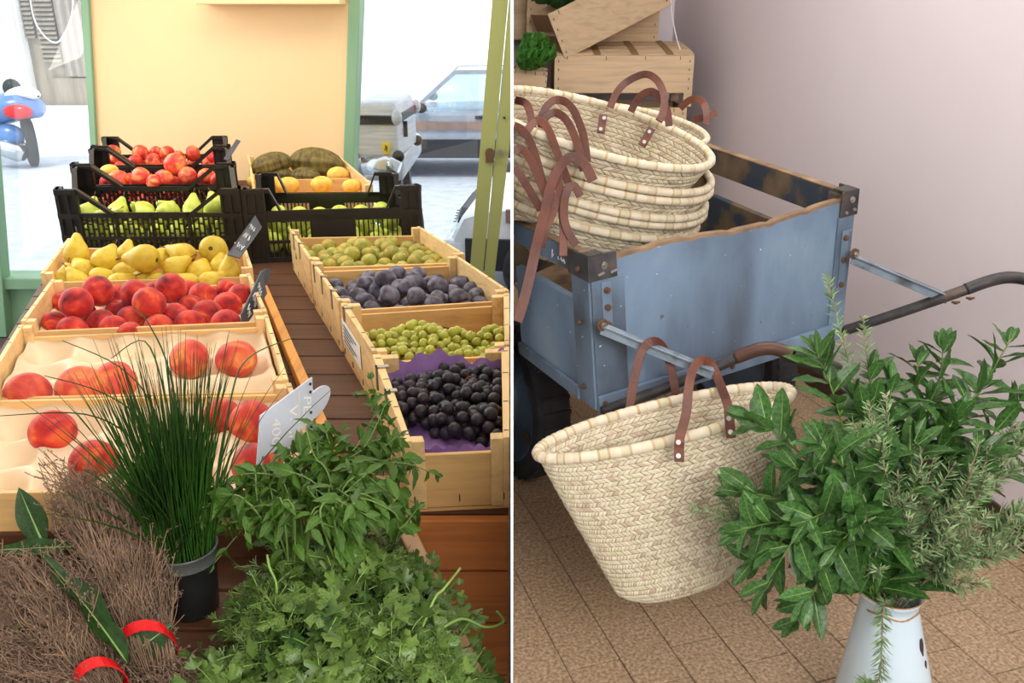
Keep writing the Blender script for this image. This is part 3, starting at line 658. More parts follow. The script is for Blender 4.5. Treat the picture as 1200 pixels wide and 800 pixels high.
# paper label and steel clips on the sides of the right crates
def side_pt(cr, b, h, off=.0015):
    T, P, W, D = CR[cr]; return P(-off/W, b, h)
T = CR['R2'][0]
m_ = MB(); q = [side_pt('R2', b, h) for b, h in ((.95, .085), (.35, .085), (.35, .03), (.95, .03))]; q2 = [p+V(-.001, 0, 0) for p in q]
m_.hexa(q+q2); lb = m_.build('paper_label', M['white_paint'], T)
m_ = MB()
for i in range(5):
    h = .04+.009*i
    a, b = side_pt('R2', .88, h, .0035), side_pt('R2', .45+.1*(i % 3), h, .0035); m_.bar(a, b, .0006, .0022)
m_.build('print', M['ink'], lb)
for cr, bs in (('R4', (.75, .45)), ('R3', (.85, .55, .2)), ('R2', (.85,)), ('R1', (.8, .5))):
    T, P, W, D = CR[cr]
    for b in bs:
        m_ = MB(); m_.mbox(P, -.002/W, 0, b, b+.012/D, .045, -.003); m_.mbox(P, -.002/W, .014/W, b, b+.012/D, .0, -.003); m_.build('steel_clip', M['steel'], T)
# moulded tray liners with hollows
def liner(cr, nx, ny, zt, amp, ph=0):
    T, P, W, D = CR[cr]
    def fn(u, v):
        a = .03+.94*u; b = .035+.93*v
        c1 = math.cos(math.pi*2*(u*nx+.5*(int(v*ny) % 2)*0)); c2 = math.cos(math.pi*2*(v*ny))
        h = zt+amp*(max(0, (1-c1)*.5*(1-c2)*.5)**.6); e = min(u, 1-u, v, 1-v)
        h -= .012*max(0, 1-e/.04)
        return P(a, b, h+.004*math.sin(u*31+v*17))
    m = MB(); m.grid(fn, 72, 44); o = m.build('tray_liner', M['liner'], T, part_label='cream moulded tray liner with round hollows'); so = o.modifiers.new('thick', 'SOLIDIFY'); so.thickness = .0015
    return fn
liner('L3', 5, 4, .062, .02); liner('L2', 5, 3, .046, .036); liner('L1', 5, 3, .043, .036)
# ------------------------------------------------------------------ black plastic crates
def plastic_crate(label, FL, FR, BL, BR, z, H, style, zb=None):
    c = [at_z(*p, z) for p in (FL, FR, BL, BR)]
    ctr = (c[0]+c[1]+c[2]+c[3])/4
    T = thing('plastic_crate', label, 'crate', V(ctr.x, ctr.y, z-H), 'black plastic crates')
    def wall(nm, p, q, nbars, cw):
        n = V(-(q-p).y, (q-p).x, 0).normalized(); n = n if n.dot(ctr-p) > 0 else -n; L = (q-p).length
        def P(s, t, h): return lerp(p, q, s)+n*t+V(0, 0, -h*H)
        m = MB(); B = lambda s0, s1, h0, h1, t0=.0, t1=.008: m.mbox(P, s0, s1, t0, t1, h1, h0)
        def sl(s0, h0, s1, h1, th, t0=-.004, t1=.014):
            m.hexa([P(s0, t0, h0+th), P(s1, t0, h1+th), P(s1, t1, h1+th), P(s0, t1, h0+th), P(s0, t0, h0), P(s1, t0, h1), P(s1, t1, h1), P(s0, t1, h0)])
        dip = .32 if style == 'brick' else .3
        d0, d1 = (cw, .29) if style == 'brick' else (cw+.03, cw+.09)
        for f in (lambda s: s, lambda s: 1-s):
            a, b = sorted((f(0), f(cw))); B(a, b, 0, 1, .0, .006)
            for g in (0., .32, .62, .93): B(a-.002, b, g, g+.07, -.008, .006)
            for sv in (.0, .45, .9): B(min(f(cw*sv), f(cw*sv+.012)), max(f(cw*sv), f(cw*sv+.012)), 0, 1, -.007, .006)
            sl(f(0), 0, f(d0), 0, .05); sl(f(d0), 0, f(d1), dip, .06)
        sl(d1, dip, 1-d1, dip, .07)
        B(cw, 1-cw, dip, dip+.06, -.003, .008)
        if style == 'brick':
            B(cw, 1-cw, .64, .68, -.005, .008); B(cw, 1-cw, .93, 1, -.005, .008)
            for s in (.3, .5, .7): B(s-.008, s+.008, dip, 1, -.004, .008)
            N_ = nbars
            for i in range(N_+1):
                s = cw+(1-2*cw)*i/N_; B(s-.0035, s+.0035, dip+.05, .95)
            rows = [.4, .46, .53, .59, .72, .78, .85, .9]
            for r, h in enumerate(rows):
                for i in range(N_):
                    if (i+r) % 2 == 0:
                        s = cw+(1-2*cw)*i/N_; B(s, s+(1-2*cw)/N_, h, h+.02)
        else:
            B(cw, 1-cw, dip, .45, -.001, .008); B(cw, 1-cw, .7, .74, -.005, .008); B(cw, 1-cw, .93, 1, -.005, .008)
            for i in range(nbars+1):
                s = cw+(1-2*cw)*i/nbars; B(s-.004, s+.004, .42, .95)
            B(.36, .62, .42, .73, -.006, .008)
        m.build(nm, M['plastic'], T, clamp=clampL)
    wall('front_wall', c[0], c[1], 28, .11); wall('back_wall', c[2], c[3], 28, .11)
    wall('side_wall', c[0], c[2], 18, .12); wall('side_wall', c[1], c[3], 18, .12)
    m = MB(); P = lambda a, b, h: lerp(lerp(c[0], c[1], a), lerp(c[2], c[3], a), b)+V(0, 0, -h)
    m.mbox(P, 0, 1, 0, 1, H, H-.006); m.build('crate_floor', M['plastic'], T)
    return T, P
CR['B1'] = plastic_crate('black lattice crate of green pears behind the wooden pear crate', (65, 222), (281, 221), (87, 194), (272, 193), 1.04, .24, 'brick')
CR['B2'] = plastic_crate('black lattice crate of red and yellow peaches, middle of three', (84, 192), (274, 191), (108, 173), (267, 172), 1.045, .245, 'brick')
CR['B3'] = plastic_crate('black lattice crate of red apples, rearmost, against the wall panel', (108, 171), (268, 170), (122, 160), (264, 159), 1.05, .25, 'brick')
CR['BR'] = plastic_crate('black crate of green apples with blank label plate, behind greengages', (285, 222), (491, 217), (303, 202), (461, 201), 1.04, .24, 'slot')
# ------------------------------------------------------------------ fruit
def revolve(prof, seg=20, mod=None):
    m = MB()
    def fn(u, v):
        i = min(int(round(v*(len(prof)-1))), len(prof)-1); r, z = prof[i]; a = 2*math.pi*u
        p = V(r*math.cos(a), r*math.sin(a), z); return mod(p, a) if mod else p
    return m.grid(fn, seg, len(prof)-1, cu=True)
def peach_prof():
    out = []
    for i in range(17):
        th = math.pi*i/16; r = 1-.2*math.exp(-(th/.3)**2)-.05*math.exp(-((math.pi-th)/.25)**2)
        out.append((r*math.sin(th)+1e-4, r*math.cos(th)*.94))
    return out
def crease(p, a):
    d = min(abs(a), abs(a-2*math.pi)); s = math.hypot(p.x, p.y)
    f = 1-.09*math.exp(-(d/.2)**2)*min(1, s*1.4); return V(p.x*f, p.y*f, p.z)
peach_me = mesh_of(revolve(peach_prof(), 28, crease), 'peach', M['peach'])
peach2_me = mesh_of(revolve(peach_prof(), 28, crease), 'peach', M['peach_pale'])
apple_me = mesh_of(revolve([(max(1e-4, math.sin(t)*(1+.06*math.cos(t))), math.cos(t)*.88-.25*math.exp(-(t/.35)**2)-(-.12)*math.exp(-((math.pi-t)/.3)**2)) for t in [math.pi*i/14 for i in range(15)]], 20), 'apple', M['apple'])
gapple_me = apple_me.copy(); gapple_me.materials.clear(); gapple_me.materials.append(M['green_pear'])
pp = [(1e-4, -.95), (.35, -.98), (.72, -.86), (.95, -.52), (1., -.15), (.92, .25), (.72, .65), (.5, 1.), (.36, 1.3), (.24, 1.5), (.08, 1.58), (1e-4, 1.54)]
def bend(p, a): return V(p.x+.1*max(0, p.z)**2, p.y, p.z)
pear_me = mesh_of(revolve(pp, 20, bend), 'pear', M['pear']); gpear_me = mesh_of(revolve(pp, 18, bend), 'pear', M['green_pear'])
m_ = MB(); m_.tube([V(.2, 0, 1.45), V(.27, .02, 1.75), V(.42, .03, 2.05)], [.05, .045, .06], 6); pstem_me = mesh_of(m_, 'stem', M['stem'])
m_ = MB(); m_.tube([V(0, 0, .55), V(.03, 0, .8), V(.1, .03, 1.05)], [.05, .045, .06], 6); astem_me = mesh_of(m_, 'stem', M['stem'])
m_ = MB(); m_.disc(V(0, 0, -.97), (0, 0, 1), .16, .05, 8); calyx_me = mesh_of(m_, 'calyx', M['stem'])
plum_me = mesh_of(revolve([(math.sin(t)*.8+1e-4, math.cos(t)) for t in [math.pi*i/12 for i in range(13)]], 18, crease), 'plum', M['plum'])
gage_me = mesh_of(revolve([(math.sin(t)+1e-4, math.cos(t)*.97-.08*math.exp(-(t/.3)**2)) for t in [math.pi*i/12 for i in range(13)]], 18, crease), 'greengage', M['greengage'])
def rib(p, a): f = 1+.035*math.cos(a*10); return V(p.x*f, p.y*f, p.z)
melon_me = mesh_of(revolve([(math.sin(t)*.58+1e-4, math.cos(t)) for t in [math.pi*i/16 for i in range(17)]], 60, rib), 'melon', M['melon'])
ymelon_me = mesh_of(revolve([(math.sin(t)*.75+1e-4, math.cos(t)) for t in [math.pi*i/16 for i in range(17)]], 24), 'melon', M['melon_y'])
def relax(P, R, it=30, fz=.25):
    for _ in range(it):
        for i in range(len(P)):
            for j in range(i+1, len(P)):
                d = P[j]-P[i]; L = d.length; m = (R[i]+R[j])*.97
                if L < m and L > 1e-6:
                    d = d/L*(m-L)*.5; d.z *= fz+.3 if d.z else 1; P[i] = P[i]-d; P[j] = P[j]+d
def put(me, name, pos, r, rot, stem=None, extra=None):
    o = inst(name, me, None, pos, rot, r)
    for nm, sm in ((('stem', stem),) if stem else ())+((('calyx', extra),) if extra else ()):
        s = bpy.data.objects.new(nm, sm); COL.objects.link(s); s.parent = o
    return o
def euler(ax, ay, az): return (Matrix.Rotation(az, 3, 'Z')@Matrix.Rotation(ay, 3, 'Y')@Matrix.Rotation(ax, 3, 'X'))
# heaped peaches
hp = [(91, 359, 41, 1), (117, 345, 39, 1), (159, 346, 37, 1), (176, 358, 40, 1), (202, 339, 38, 1), (64, 379, 30, 0), (78, 354, 32, 0), (88, 385, 36, 0), (115, 378, 34, 0), (136, 364, 33, 0), (153, 373, 33, 0), (134, 386, 34, 0), (181, 384, 37, 0), (205, 371, 34, 0), (222, 360, 32, 0), (241, 346, 33, 0), (243, 369, 37, 0), (267, 358, 34, 0), (265, 380, 36, 0), (281, 347, 30, 0), (221, 381, 36, 0), (136, 348, 30, 0), (183, 344, 30, 0), (100, 366, 30, 0), (222, 342, 28, 0), (262, 342, 28, 0), (158, 390, 30, 0)]
P_ = [at_z(x, y, .873+.042*l) for x, y, d, l in hp]; R_ = [d*(pix(p)[2])/2000 for p, (x, y, d, l) in zip(P_, hp)]; R_ = [min(r, .0385) for r in R_]
relax(P_, R_)
objs = [put(peach_me, 'peach', p, r, randrot()) for p, r in zip(P_, R_)]
label_rows(objs, 'red peach in the heaped peach crate, %s row from front, %s from left', 'peaches in the heaped crate', 5, 'peach')
def loose(lst, z, fmt, group, grp_me):
    os_ = []
    for x, y, d, rot, lab in lst:
        p = at_z(x, y, z); r = d*pix(p)[2]/2000
        o = put(grp_me, 'peach', p, r, rot); tag(o, lab, 'peach', group); os_.append(o)
loose([(33, 462, 53, euler(.5, .2, .3), 'red peach sunk at the left end of the tray, nearest the crate wall'), (95, 456, 57, euler(.4, 0, .4), 'red peach in the second tray, between two others on the left'), (135, 447, 49, euler(.7, -.3, .8), 'red peach with pale scratches, third from left in the second tray'), (222, 421, 48, euler(1.9, .2, 2), 'yellow blushed peach behind the chive tips'), (277, 421, 48, euler(.3, .6, 2.6), 'dark red and yellow peach in the rear right of the tray')], .883, '', 'peaches scattered on the second tray', peach2_me)
loose([(62, 506, 53, euler(.2, .3, 0), 'deep red peach on the front tray above the dried thyme'), (110, 543, 56, euler(1.2, .2, 1.0), 'dark striped peach half hidden by the thyme tops'), (297, 497, 58, euler(.9, .7, 1.5), 'orange mottled peach beside the pale blue price card'), (302, 545, 60, euler(.4, .2, 2.4), 'red peach under the pale blue price card'), (262, 491, 50, euler(1.3, .1, 2.2), 'orange peach hidden behind the chives')], .885, '', 'peaches on the front tray', peach_me)
# pears in the wooden crate: (x, y, radius px, direction of the neck in the picture, height)
pl = [(90, 295, 15, (.1, .35, .95), .925), (122, 304, 15, (.35, .6, .6), .915), (168, 307, 18, (-1, .1, .1), .925), (214, 298, 15, (-.9, .2, .45), .92), (251, 293, 17, (-.1, .9, -.3), .925), (268, 318, 14, (.15, .2, .95), .895), (201, 315, 14, (.75, .3, .5), .905), (98, 316, 15, (-.6, .5, .5), .89), (78, 327, 13, (.2, .3, .8), .88), (93, 329, 14, (-.45, .2, .8), .88), (117, 326, 14, (.8, .4, .1), .88), (146, 320, 14, (.2, .8, .3), .885), (170, 325, 15, (-.8, .3, .2), .88), (140, 331, 13, (.7, .2, .3), .878), (236, 319, 16, (.1, .8, .5), .885), (222, 331, 13, (-.7, .2, .4), .878), (247, 330, 14, (.8, .2, .4), .878), (255, 312, 13, (.1, .5, .8), .89), (190, 302, 13, (.3, .6, .5), .905), (148, 297, 12, (.2, .5, .8), .91), (185, 327, 13, (.5, .3, .4), .878)]
P_ = [at_z(x, y, z) for x, y, r, d, z in pl]; R_ = [r*pix(p)[2]/1000 for p, (x, y, r, d, z) in zip(P_, pl)]
relax(P_, [r*.95 for r in R_], 12)
objs = [put(pear_me, 'pear', p, r*.95, frame(d, (random.random(), -.3, .4))@Matrix.Rotation(-math.pi/2, 3, 'Y').inverted(), pstem_me, calyx_me) for p, r, (x, y, rr, d, z) in zip(P_, R_, pl)]
label_rows(objs, 'yellow pear in the wooden crate, %s row from front, %s from left', 'yellow pears in the wooden crate', 4, 'pear')
def fill(cr, na, nb, layers, z0, dz, r, me, name, fmt, group, rows, cat, stem=None, extra=None, a0=.08, a1=.92, b0=.1, b1=.92, jr=.2, rots=randrot, hump=0.):
    P = CR[cr][1]; pts = []
    for l in range(layers):
        n_a = na-(l % 2); n_b = nb-(l % 2)
        for j in range(n_b):
            for i in range(n_a):
                fa = (i+.5)/n_a; fb = (j+.5)/n_b
                p = P(lerp(a0, a1, fa)+jit(jr/na*.5), lerp(b0, b1, fb)+jit(jr/nb*.5), 0); p.z = z0+l*dz+jit(r*.15)+hump*math.sin(math.pi*fa)*math.sin(math.pi*fb)
                p.x = min(p.x, -.012-r); pts.append(p)
    rr = [r*random.uniform(.9, 1.08) for _ in pts]; relax(pts, rr, 8)
    objs = [put(me, name, p, q, rots(), stem, extra) for p, q in zip(pts, rr)]
    label_rows(objs, fmt, group, rows, cat); return objs
def manual(lst, me, r_of, fmt, group, rows, name, cat, stem=None, extra=None, rots=randrot):
    P = [at_z(x, y, z) for x, y, d, z in lst]; R = [d*pix(p)[2]/2000 for p, (x, y, d, z) in zip(P, lst)]; relax(P, R, 10)
    objs = [put(me, name, p, r, rots(), stem, extra) for p, r in zip(P, R)]; label_rows(objs, fmt, group, rows, cat); return objs
# green pears behind the lattice
up_rot = lambda: euler(jit(.9), jit(.9), jit(3))
objs = fill('B1', 7, 2, 2, .87, .06, .034, gpear_me, 'pear', 'green pear behind the black lattice, %s row from below, %s from left', 'green pears in the black crate', 4, 'pear', pstem_me, None, b0=.08, b1=.75, rots=up_rot)
manual([(101, 249, 22, .95), (136, 252, 20, .945), (170, 251, 21, .945), (195, 247, 21, .955), (253, 241, 26, .965), (222, 253, 18, .94), (118, 254, 18, .94)], gpear_me, None, 'green pear showing over the black crate rail, %s row, %s from left', 'green pears on top in the black crate', 1, 'pear', 'pear', pstem_me, None, up_rot)
objs = fill('B2', 7, 2, 2, .87, .065, .036, peach_me, 'peach', 'red peach low in the middle black crate, %s row from below, %s from left', 'peaches low in the middle black crate', 4, 'peach')
manual([(200, 198, 27, 1.005), (195, 207, 25, .98), (166, 209, 26, .98), (220, 207, 23, .98), (243, 207, 22, .98), (139, 211, 24, .975), (256, 212, 20, .97), (182, 214, 20, .97)], apple_me, None, 'red blushed peach on top in the middle black crate, %s row, %s from left', 'peaches on top of the middle black crate', 2, 'peach', 'peach', None, None)
p = at_z(128, 201, .995); o = put(ymelon_me, 'peach', p, 11*pix(p)[2]/1000, randrot()); tag(o, 'pale yellow peach on top in the middle black crate', 'peach', 'peaches on top of the middle black crate')
objs = fill('B3', 6, 2, 1, .93, .06, .036, apple_me, 'apple', 'red apple low in the rearmost black crate, %s row from below, %s from left', 'apples low in the rearmost black crate', 2, 'apple', astem_me)
manual([(132, 178, 18, .995), (165, 180, 19, .995), (182, 179, 16, .995), (193, 181, 18, .995), (210, 184, 16, .985), (225, 180, 19, .995), (135, 186, 18, .975), (184, 187, 18, .975), (250, 184, 16, .98), (160, 187, 16, .975)], apple_me, None, 'red and yellow apple on top in the rearmost crate, %s row, %s from left', 'apples on top of the rearmost crate', 2, 'apple', 'apple', astem_me, None)
objs = fill('BR', 7, 3, 2, .848, .055, .036, gapple_me, 'apple', 'green apple in the slotted black crate, %s row from below, %s from left', 'green apples in the slotted black crate', 5, 'apple', astem_me, None)
# melons
for x, y, L, R, d, z, lab in ((318, 193, 24, .45, (1, .2, .25), .97, 'dark ribbed melon tilted at the left of the melon crate'), (371, 192, 32, .45, (1, .0, -.1), .96, 'largest dark ribbed melon lying at the right of the melon crate'), (325, 206, 19, .5, (1, .1, 0), .925, 'small dark melon below the tilted one'), (358, 207, 19, .5, (1, -.2, -.05), .925, 'small dark melon below the largest one')):
    p = at_z(x, y, z); r = L*pix(p)[2]/1000; o = put(melon_me, 'melon', p, r, frame(d, (0, 0, 1))@Matrix.Rotation(-math.pi/2, 3, 'Y').inverted()); tag(o, lab, 'melon', 'dark melons in the crate')
for x, y, L, lab in ((396, 205, 13, 'yellow melon behind at the right wall of the melon crate'), (303, 213, 13, 'yellow melon at the left front of the melon crate'), (317, 216, 14, 'yellow melon second from left at the crate front'), (338, 217, 13, 'yellow melon in the middle at the crate front'), (377, 216, 13, 'yellow melon right of middle at the crate front'), (412, 218, 11, 'yellow melon at the right corner of the crate front')):
    p = at_z(x, y, .925 if y > 210 else .93); r = L*pix(p)[2]/1000; o = put(ymelon_me, 'melon', p, r, frame((1, .2, 0), (0, 0, 1))@Matrix.Rotation(-math.pi/2, 3, 'Y').inverted()); tag(o, lab, 'melon', 'yellow melons in the crate')
T, P, W, D = CR['ME']; MB().mbox(P, .07, .93, .42, .44, .16, .032).build('divider', M['crate_x'], T)
# greengages and plums
fill('R4', 10, 6, 1, .87, .03, .0245, gage_me, 'greengage', 'greengage in its wooden crate, %s row from front, %s from left', 'greengages in the crate', 6, 'plum', hump=.02, a0=.06, a1=.94, b0=.06)
lay = lambda: euler(1.57+jit(.5), jit(.5), jit(3))
fill('R3', 8, 6, 1, .868, .03, .0285, plum_me, 'plum', 'dusty purple plum in its wooden crate, %s row from front, %s from left', 'purple plums in the crate', 5, 'plum', rots=lay, a0=.12, a1=.93, b0=.08, hump=.018)
manual([(436, 332, 24, .9), (450, 328, 28, .91), (463, 322, 26, .912), (491, 347, 28, .905), (512, 349, 24, .9), (534, 348, 26, .9), (466, 335, 24, .905), (482, 331, 22, .9)], plum_me, None, 'dusty purple plum on top of the heap, %s row from front, %s from left', 'plums on top of the heap', 2, 'plum', 'plum', rots=lay)
# grapes: every bunch a thing, every berry a part
berry_me = mesh_of(MB().ball((0, 0, 0), 1, 12, 8, sc=(1, 1, 1.06)), 'berry', M['grape']); bberry_me = mesh_of(MB().ball((0, 0, 0), 1, 12, 8), 'berry', M['black_grape'])
def bunch(c, d, L, Wd, n, r, me, label, group, zmin):
    T = thing('grape_bunch', label, 'grapes', c, group); d = Vector(d).normalized(); side = d.cross(V(0, 0, 1)).normalized(); pts = []
    tries = 0
    while len(pts) < n and tries < 6000:
        tries += 1; t = random.uniform(-1, 1); wv_ = Wd*math.sqrt(max(0, 1-t*t))*(1-.25*t)
        a = random.uniform(-1, 1); h = random.uniform(-.3, 1)
        if a*a+h*h > 1: continue
        p = Vector(c)+d*L*t+side*wv_*a+V(0, 0, wv_*.75*h)
        if p.z < zmin or p.x > -.012-r: continue
        if all((p-q).length > r*1.72 for q in pts): pts.append(p)
    for p in pts: inst('berry', me, T, p, randrot(), r*random.uniform(.88, 1.08))
    m = MB(); ax = [Vector(c)+d*L*(1.15-2*i/8)+V(0, 0, Wd*.35+.006*math.sin(i*2)) for i in range(8)]; m.tube(ax, .0022, 5)
    for p in pts[::2]:
        q = min(ax, key=lambda a: (a-p).length); m.tube([q, (p+q)/2+V(0, 0, .004), p], .0009, 3, cap=False)
    m.build('stalk', M['grape_stem'], T, clamp=lambda p: V(min(p.x, -.014), p.y, p.z))
for (x, y, z, dx, n, lab) in ((452, 408, .875, (.8, -.5, 0), 50, 'green grape bunch at the left of its crate'), (490, 396, .88, (.9, .3, 0), 55, 'green grape bunch at the back left, behind the golden berries'), (507, 404, .885, (.3, -1, 0), 60, 'green grape bunch heaped highest in the middle'), (478, 423, .868, (1, .1, 0), 50, 'golden tinged green grape bunch at the front left'), (545, 404, .878, (1, -.3, 0), 55, 'green grape bunch right of the highest one'), (586, 404, .878, (.6, -.8, 0), 50, 'green grape bunch at the right back'), (545, 424, .868, (1, .15, 0), 50, 'green grape bunch along the front edge, right half'), (590, 424, .87, (.8, .5, 0), 40, 'green grape bunch at the right front')):
    bunch(at_z(x, y, z), dx, .062, .042, int(n*1.35), .0106, berry_me, lab, 'green grape bunches', .85)
for (x, y, z, dx, n, lab) in ((488, 462, .87, (.8, .5, 0), 45, 'black grape bunch at the back left corner of its crate'), (535, 450, .878, (1, .1, 0), 50, 'black grape bunch behind the highest one'), (578, 454, .874, (1, -.1, 0), 45, 'black grape bunch against the back tissue, right'), (494, 484, .876, (.7, -.6, 0), 50, 'black grape bunch at the left of the purple tissue'), (520, 460, .882, (.9, .5, 0), 55, 'black grape bunch heaped highest with a bare stalk'), (538, 498, .872, (1, .1, 0), 60, 'black grape bunch in the front middle'), (560, 472, .875, (.7, .6, 0), 55, 'black grape bunch at the back middle'), (585, 505, .87, (.8, -.4, 0), 50, 'black grape bunch at the right front'), (592, 470, .876, (.2, .9, 0), 50, 'black grape bunch at the right back')):
    bunch(at_z(x, y, z), dx, .06, .046, int(n*1.4), .0118, bberry_me, lab, 'black grape bunches', .845)
# purple tissue in the black grape crate
T, P, W, D = CR['R1']
m_ = MB(); m_.grid(lambda u, v: P(.05+.9*u, .05+.9*v, .072-.034*max(0, (abs(v-.5)*2)**6)+.004*math.sin(u*23+v*9)), 30, 20)
m_.grid(lambda u, v: P(.06+.9*u, .9+.05*v+.012*math.sin(u*14), .06-.055*v+.012*math.sin(u*9+1)*v+.006*math.sin(u*37)*v), 44, 6)
m_.grid(lambda u, v: P(.06+.9*u, .075-.02*v+.01*math.sin(u*17), .06-.036*v+.004*math.sin(u*41)*v+.003*math.sin(u*17)*v), 44, 6)
tp = m_.build('tissue_paper', M['purple'], None, P(.5, .5, .08)); tag(tp, 'crumpled purple tissue paper lining the black grape crate', 'paper')
# ------------------------------------------------------------------ price cards
def card(label, c, mats, th=.003, tab=None, lines=(), scrib=None, group='price cards'):
    T = thing('price_card', label, 'price card', (c[2]+c[3])/2, group); n = (c[1]-c[0]).cross(c[3]-c[0]).normalized()
    if n.dot(C0-c[0]) < 0: n = -n
    m = MB(); m.hexa([p-n*th for p in c]+list(c)); m.build('card', mats, T)
    if tab:
        a, b, r = tab; m = MB(); ax = (b-a); e = ax.cross(n).normalized()*r; pts = [a+ax*(.5-.5*math.cos(t))+e*math.sin(t) for t in [2*math.pi*i/24 for i in range(24)]]
        pts = [p-n*.004 for p in pts]; m.add(pts+[p-n*th for p in pts], [tuple(range(24)), tuple(reversed(range(24, 48)))]+[(i, (i+1) % 24, 24+(i+1) % 24, 24+i) for i in range(24)]); m.build('tab', mats, T)
    return T, n
c = [at_k(306, 487, 1.31), at_k(366, 442, 1.43), at_k(368, 508, 1.43), at_k(301, 556, 1.31)]
T, n = card('pale blue price card with white writing, standing behind the mint', c, M['card'], tab=(at_k(358, 490, 1.42), at_k(389, 455, 1.47), .022))
dn = ((c[3]-c[0])+(c[2]-c[1])).normalized(); rt = (c[1]-c[0]).normalized()
def textline(s, at, size, m, parent, x, y):
    cu = bpy.data.curves.new('lettering', 'FONT'); cu.body = s; cu.size = size; cu.extrude = .0003; cu.align_x = 'LEFT'
    tmp = bpy.data.objects.new('lettering', cu); COL.objects.link(tmp); bpy.context.view_layer.update(); me = bpy.data.meshes.new_from_object(tmp.evaluated_get(bpy.context.evaluated_depsgraph_get())); bpy.data.objects.remove(tmp); me.materials.clear(); me.materials.append(m)
    o = bpy.data.objects.new('lettering', me); COL.objects.link(o); zz = x.cross(y).normalized(); yy = zz.cross(x)
    o.parent = parent; o.location = at-WORLD[parent.name]; o.rotation_euler = Matrix((x, yy, zz)).transposed().to_euler(); return o
def on(u, v): return lerp(lerp(c[0], c[1], u), lerp(c[3], c[2], u), v)+n*.0016
textline('PECHE', on(.8, .2), .03, M['chalk'], T, dn, rt); textline('Vesi', on(.52, .18), .032, M['chalk'], T, dn, rt); textline('400', on(.2, .18), .03, M['chalk'], T, dn, rt)
for u in (.7,):
    m_ = MB(); m_.bar(on(u, .03), on(u, .97), .002, .0008, n); m_.build('rule', M['cream_line'], T)
for v in (.08, .22, .58, .84):
    m_ = MB(); m_.disc(on(.94, v), n, .0026, .0014, 8); m_.build('hole', M['ink'], T)
m_ = MB(); m_.bar(on(.3, 1.0), on(.32, 1.45), .004, .002, n); m_.build('prong', M['card'], T)
def slate(label, pts, tab=None, mt='slate', strokes=True):
    c = [at_k(*p) for p in pts]; T, n = card(label, c, M[mt], tab=tab)
    def on(u, v): return lerp(lerp(c[0], c[1], u), lerp(c[3], c[2], u), v)+n*.0015
    if strokes:
        for u0, v0, u1, L in ((.18, .25, .32, 3), (.45, .2, .62, 6), (.7, .15, .82, 4)):
            m = MB(); pts_ = [on(lerp(u0, u1, .5+.5*math.sin(i*2.3+u0*9)), v0+i*.6/(L*3)) for i in range(L*3)]; m.tube(pts_, .0013, 4); m.build('writing', M['chalk'], T)
    return T
slate('dark slate price card at the right of the heaped peaches', [(283, 368, 2.0), (307, 317, 2.14), (313, 344, 2.14), (286, 385, 2.0)], tab=(at_k(304, 336, 2.15), at_k(318, 315, 2.2), .015))
slate('dark slate price card at the right of the yellow pears', [(266, 298, 2.3), (299, 252, 2.45), (307, 266, 2.45), (281, 302, 2.3)])
slate('small grey price card at the rear black crates', [(262, 186, 3.1), (277, 163, 3.25), (282, 165, 3.25), (267, 188, 3.1)], mt='slate', strokes=False)
# ------------------------------------------------------------------ herbs on the trough
ZT = .796
# chives in a pot
pc = at_z(228, 712, ZT); pc.z = ZT
ch = thing('potted_chives', 'tall green chives in a smoky plastic pot beside the dried thyme', 'potted herb', pc)
prof = [(.001, 0), (.031, 0), (.033, .004), (.036, .05), (.0385, .078), (.0405, .08), (.041, .097), (.0425, .098), (.0425, .1), (.0395, .1), (.038, .08), (.034, .02)]
po = MB().lathe(pc, prof[:6], 28).build('pot', M['pot'], ch)
MB().lathe(pc, prof[5:11], 28).build('rim', M['pot_rim'], po)
MB().lathe(pc, [(.001, .082), (.0385, .08)], 20).build('soil', M['soil'], ch)
m = MB()
for i in range(430):
    a = random.uniform(0, 6.283); r = .034*math.sqrt(random.random()); b = pc+V(r*math.cos(a), r*math.sin(a), .08)
    L = random.uniform(.16, .33); lean = abs(random.gauss(0, .12))+r*4*random.uniform(.2, 1.0); aa = a+jit(.8); d = V(math.cos(aa), math.sin(aa), 0); droop = random.uniform(0, .25)*lean*1.5
    if random.random() < .07: lean += random.uniform(.2, .5); droop *= 2
    pts = []
    for k in range(7):
        t = k/6; pts.append(b+d*L*(lean*t*.55+lean*.45*t*t)+V(0, 0, L*(t*(1-.3*lean)-droop*t*t)))
    m.tube(pts, [.0017*(1-.86*(k/6)**1.5) for k in range(7)], 3, cap=False)
for q in (((195, 600), (160, 520), (100, 485), (0, 487)), ((205, 600), (170, 500), (120, 460), (52, 440)), ((210, 590), (180, 480), (140, 430), (73, 399)), ((215, 590), (195, 470), (170, 400), (130, 420)), ((225, 590), (200, 440), (175, 380), (158, 360)), ((250, 590), (270, 470), (290, 420), (345, 395))):
    pts = [at_k(x, y, 1.13+.02*i) for i, (x, y) in enumerate(q)]; pts = smooth_path([pc+V(0, 0, .08)]+pts, 5); n = len(pts); m.tube(pts, [.0018*(1-.7*(i/n)**2) for i in range(n)], 3, cap=False)
o = m.build('chive_blades', M['chive'], ch); o['kind'] = 'stuff'
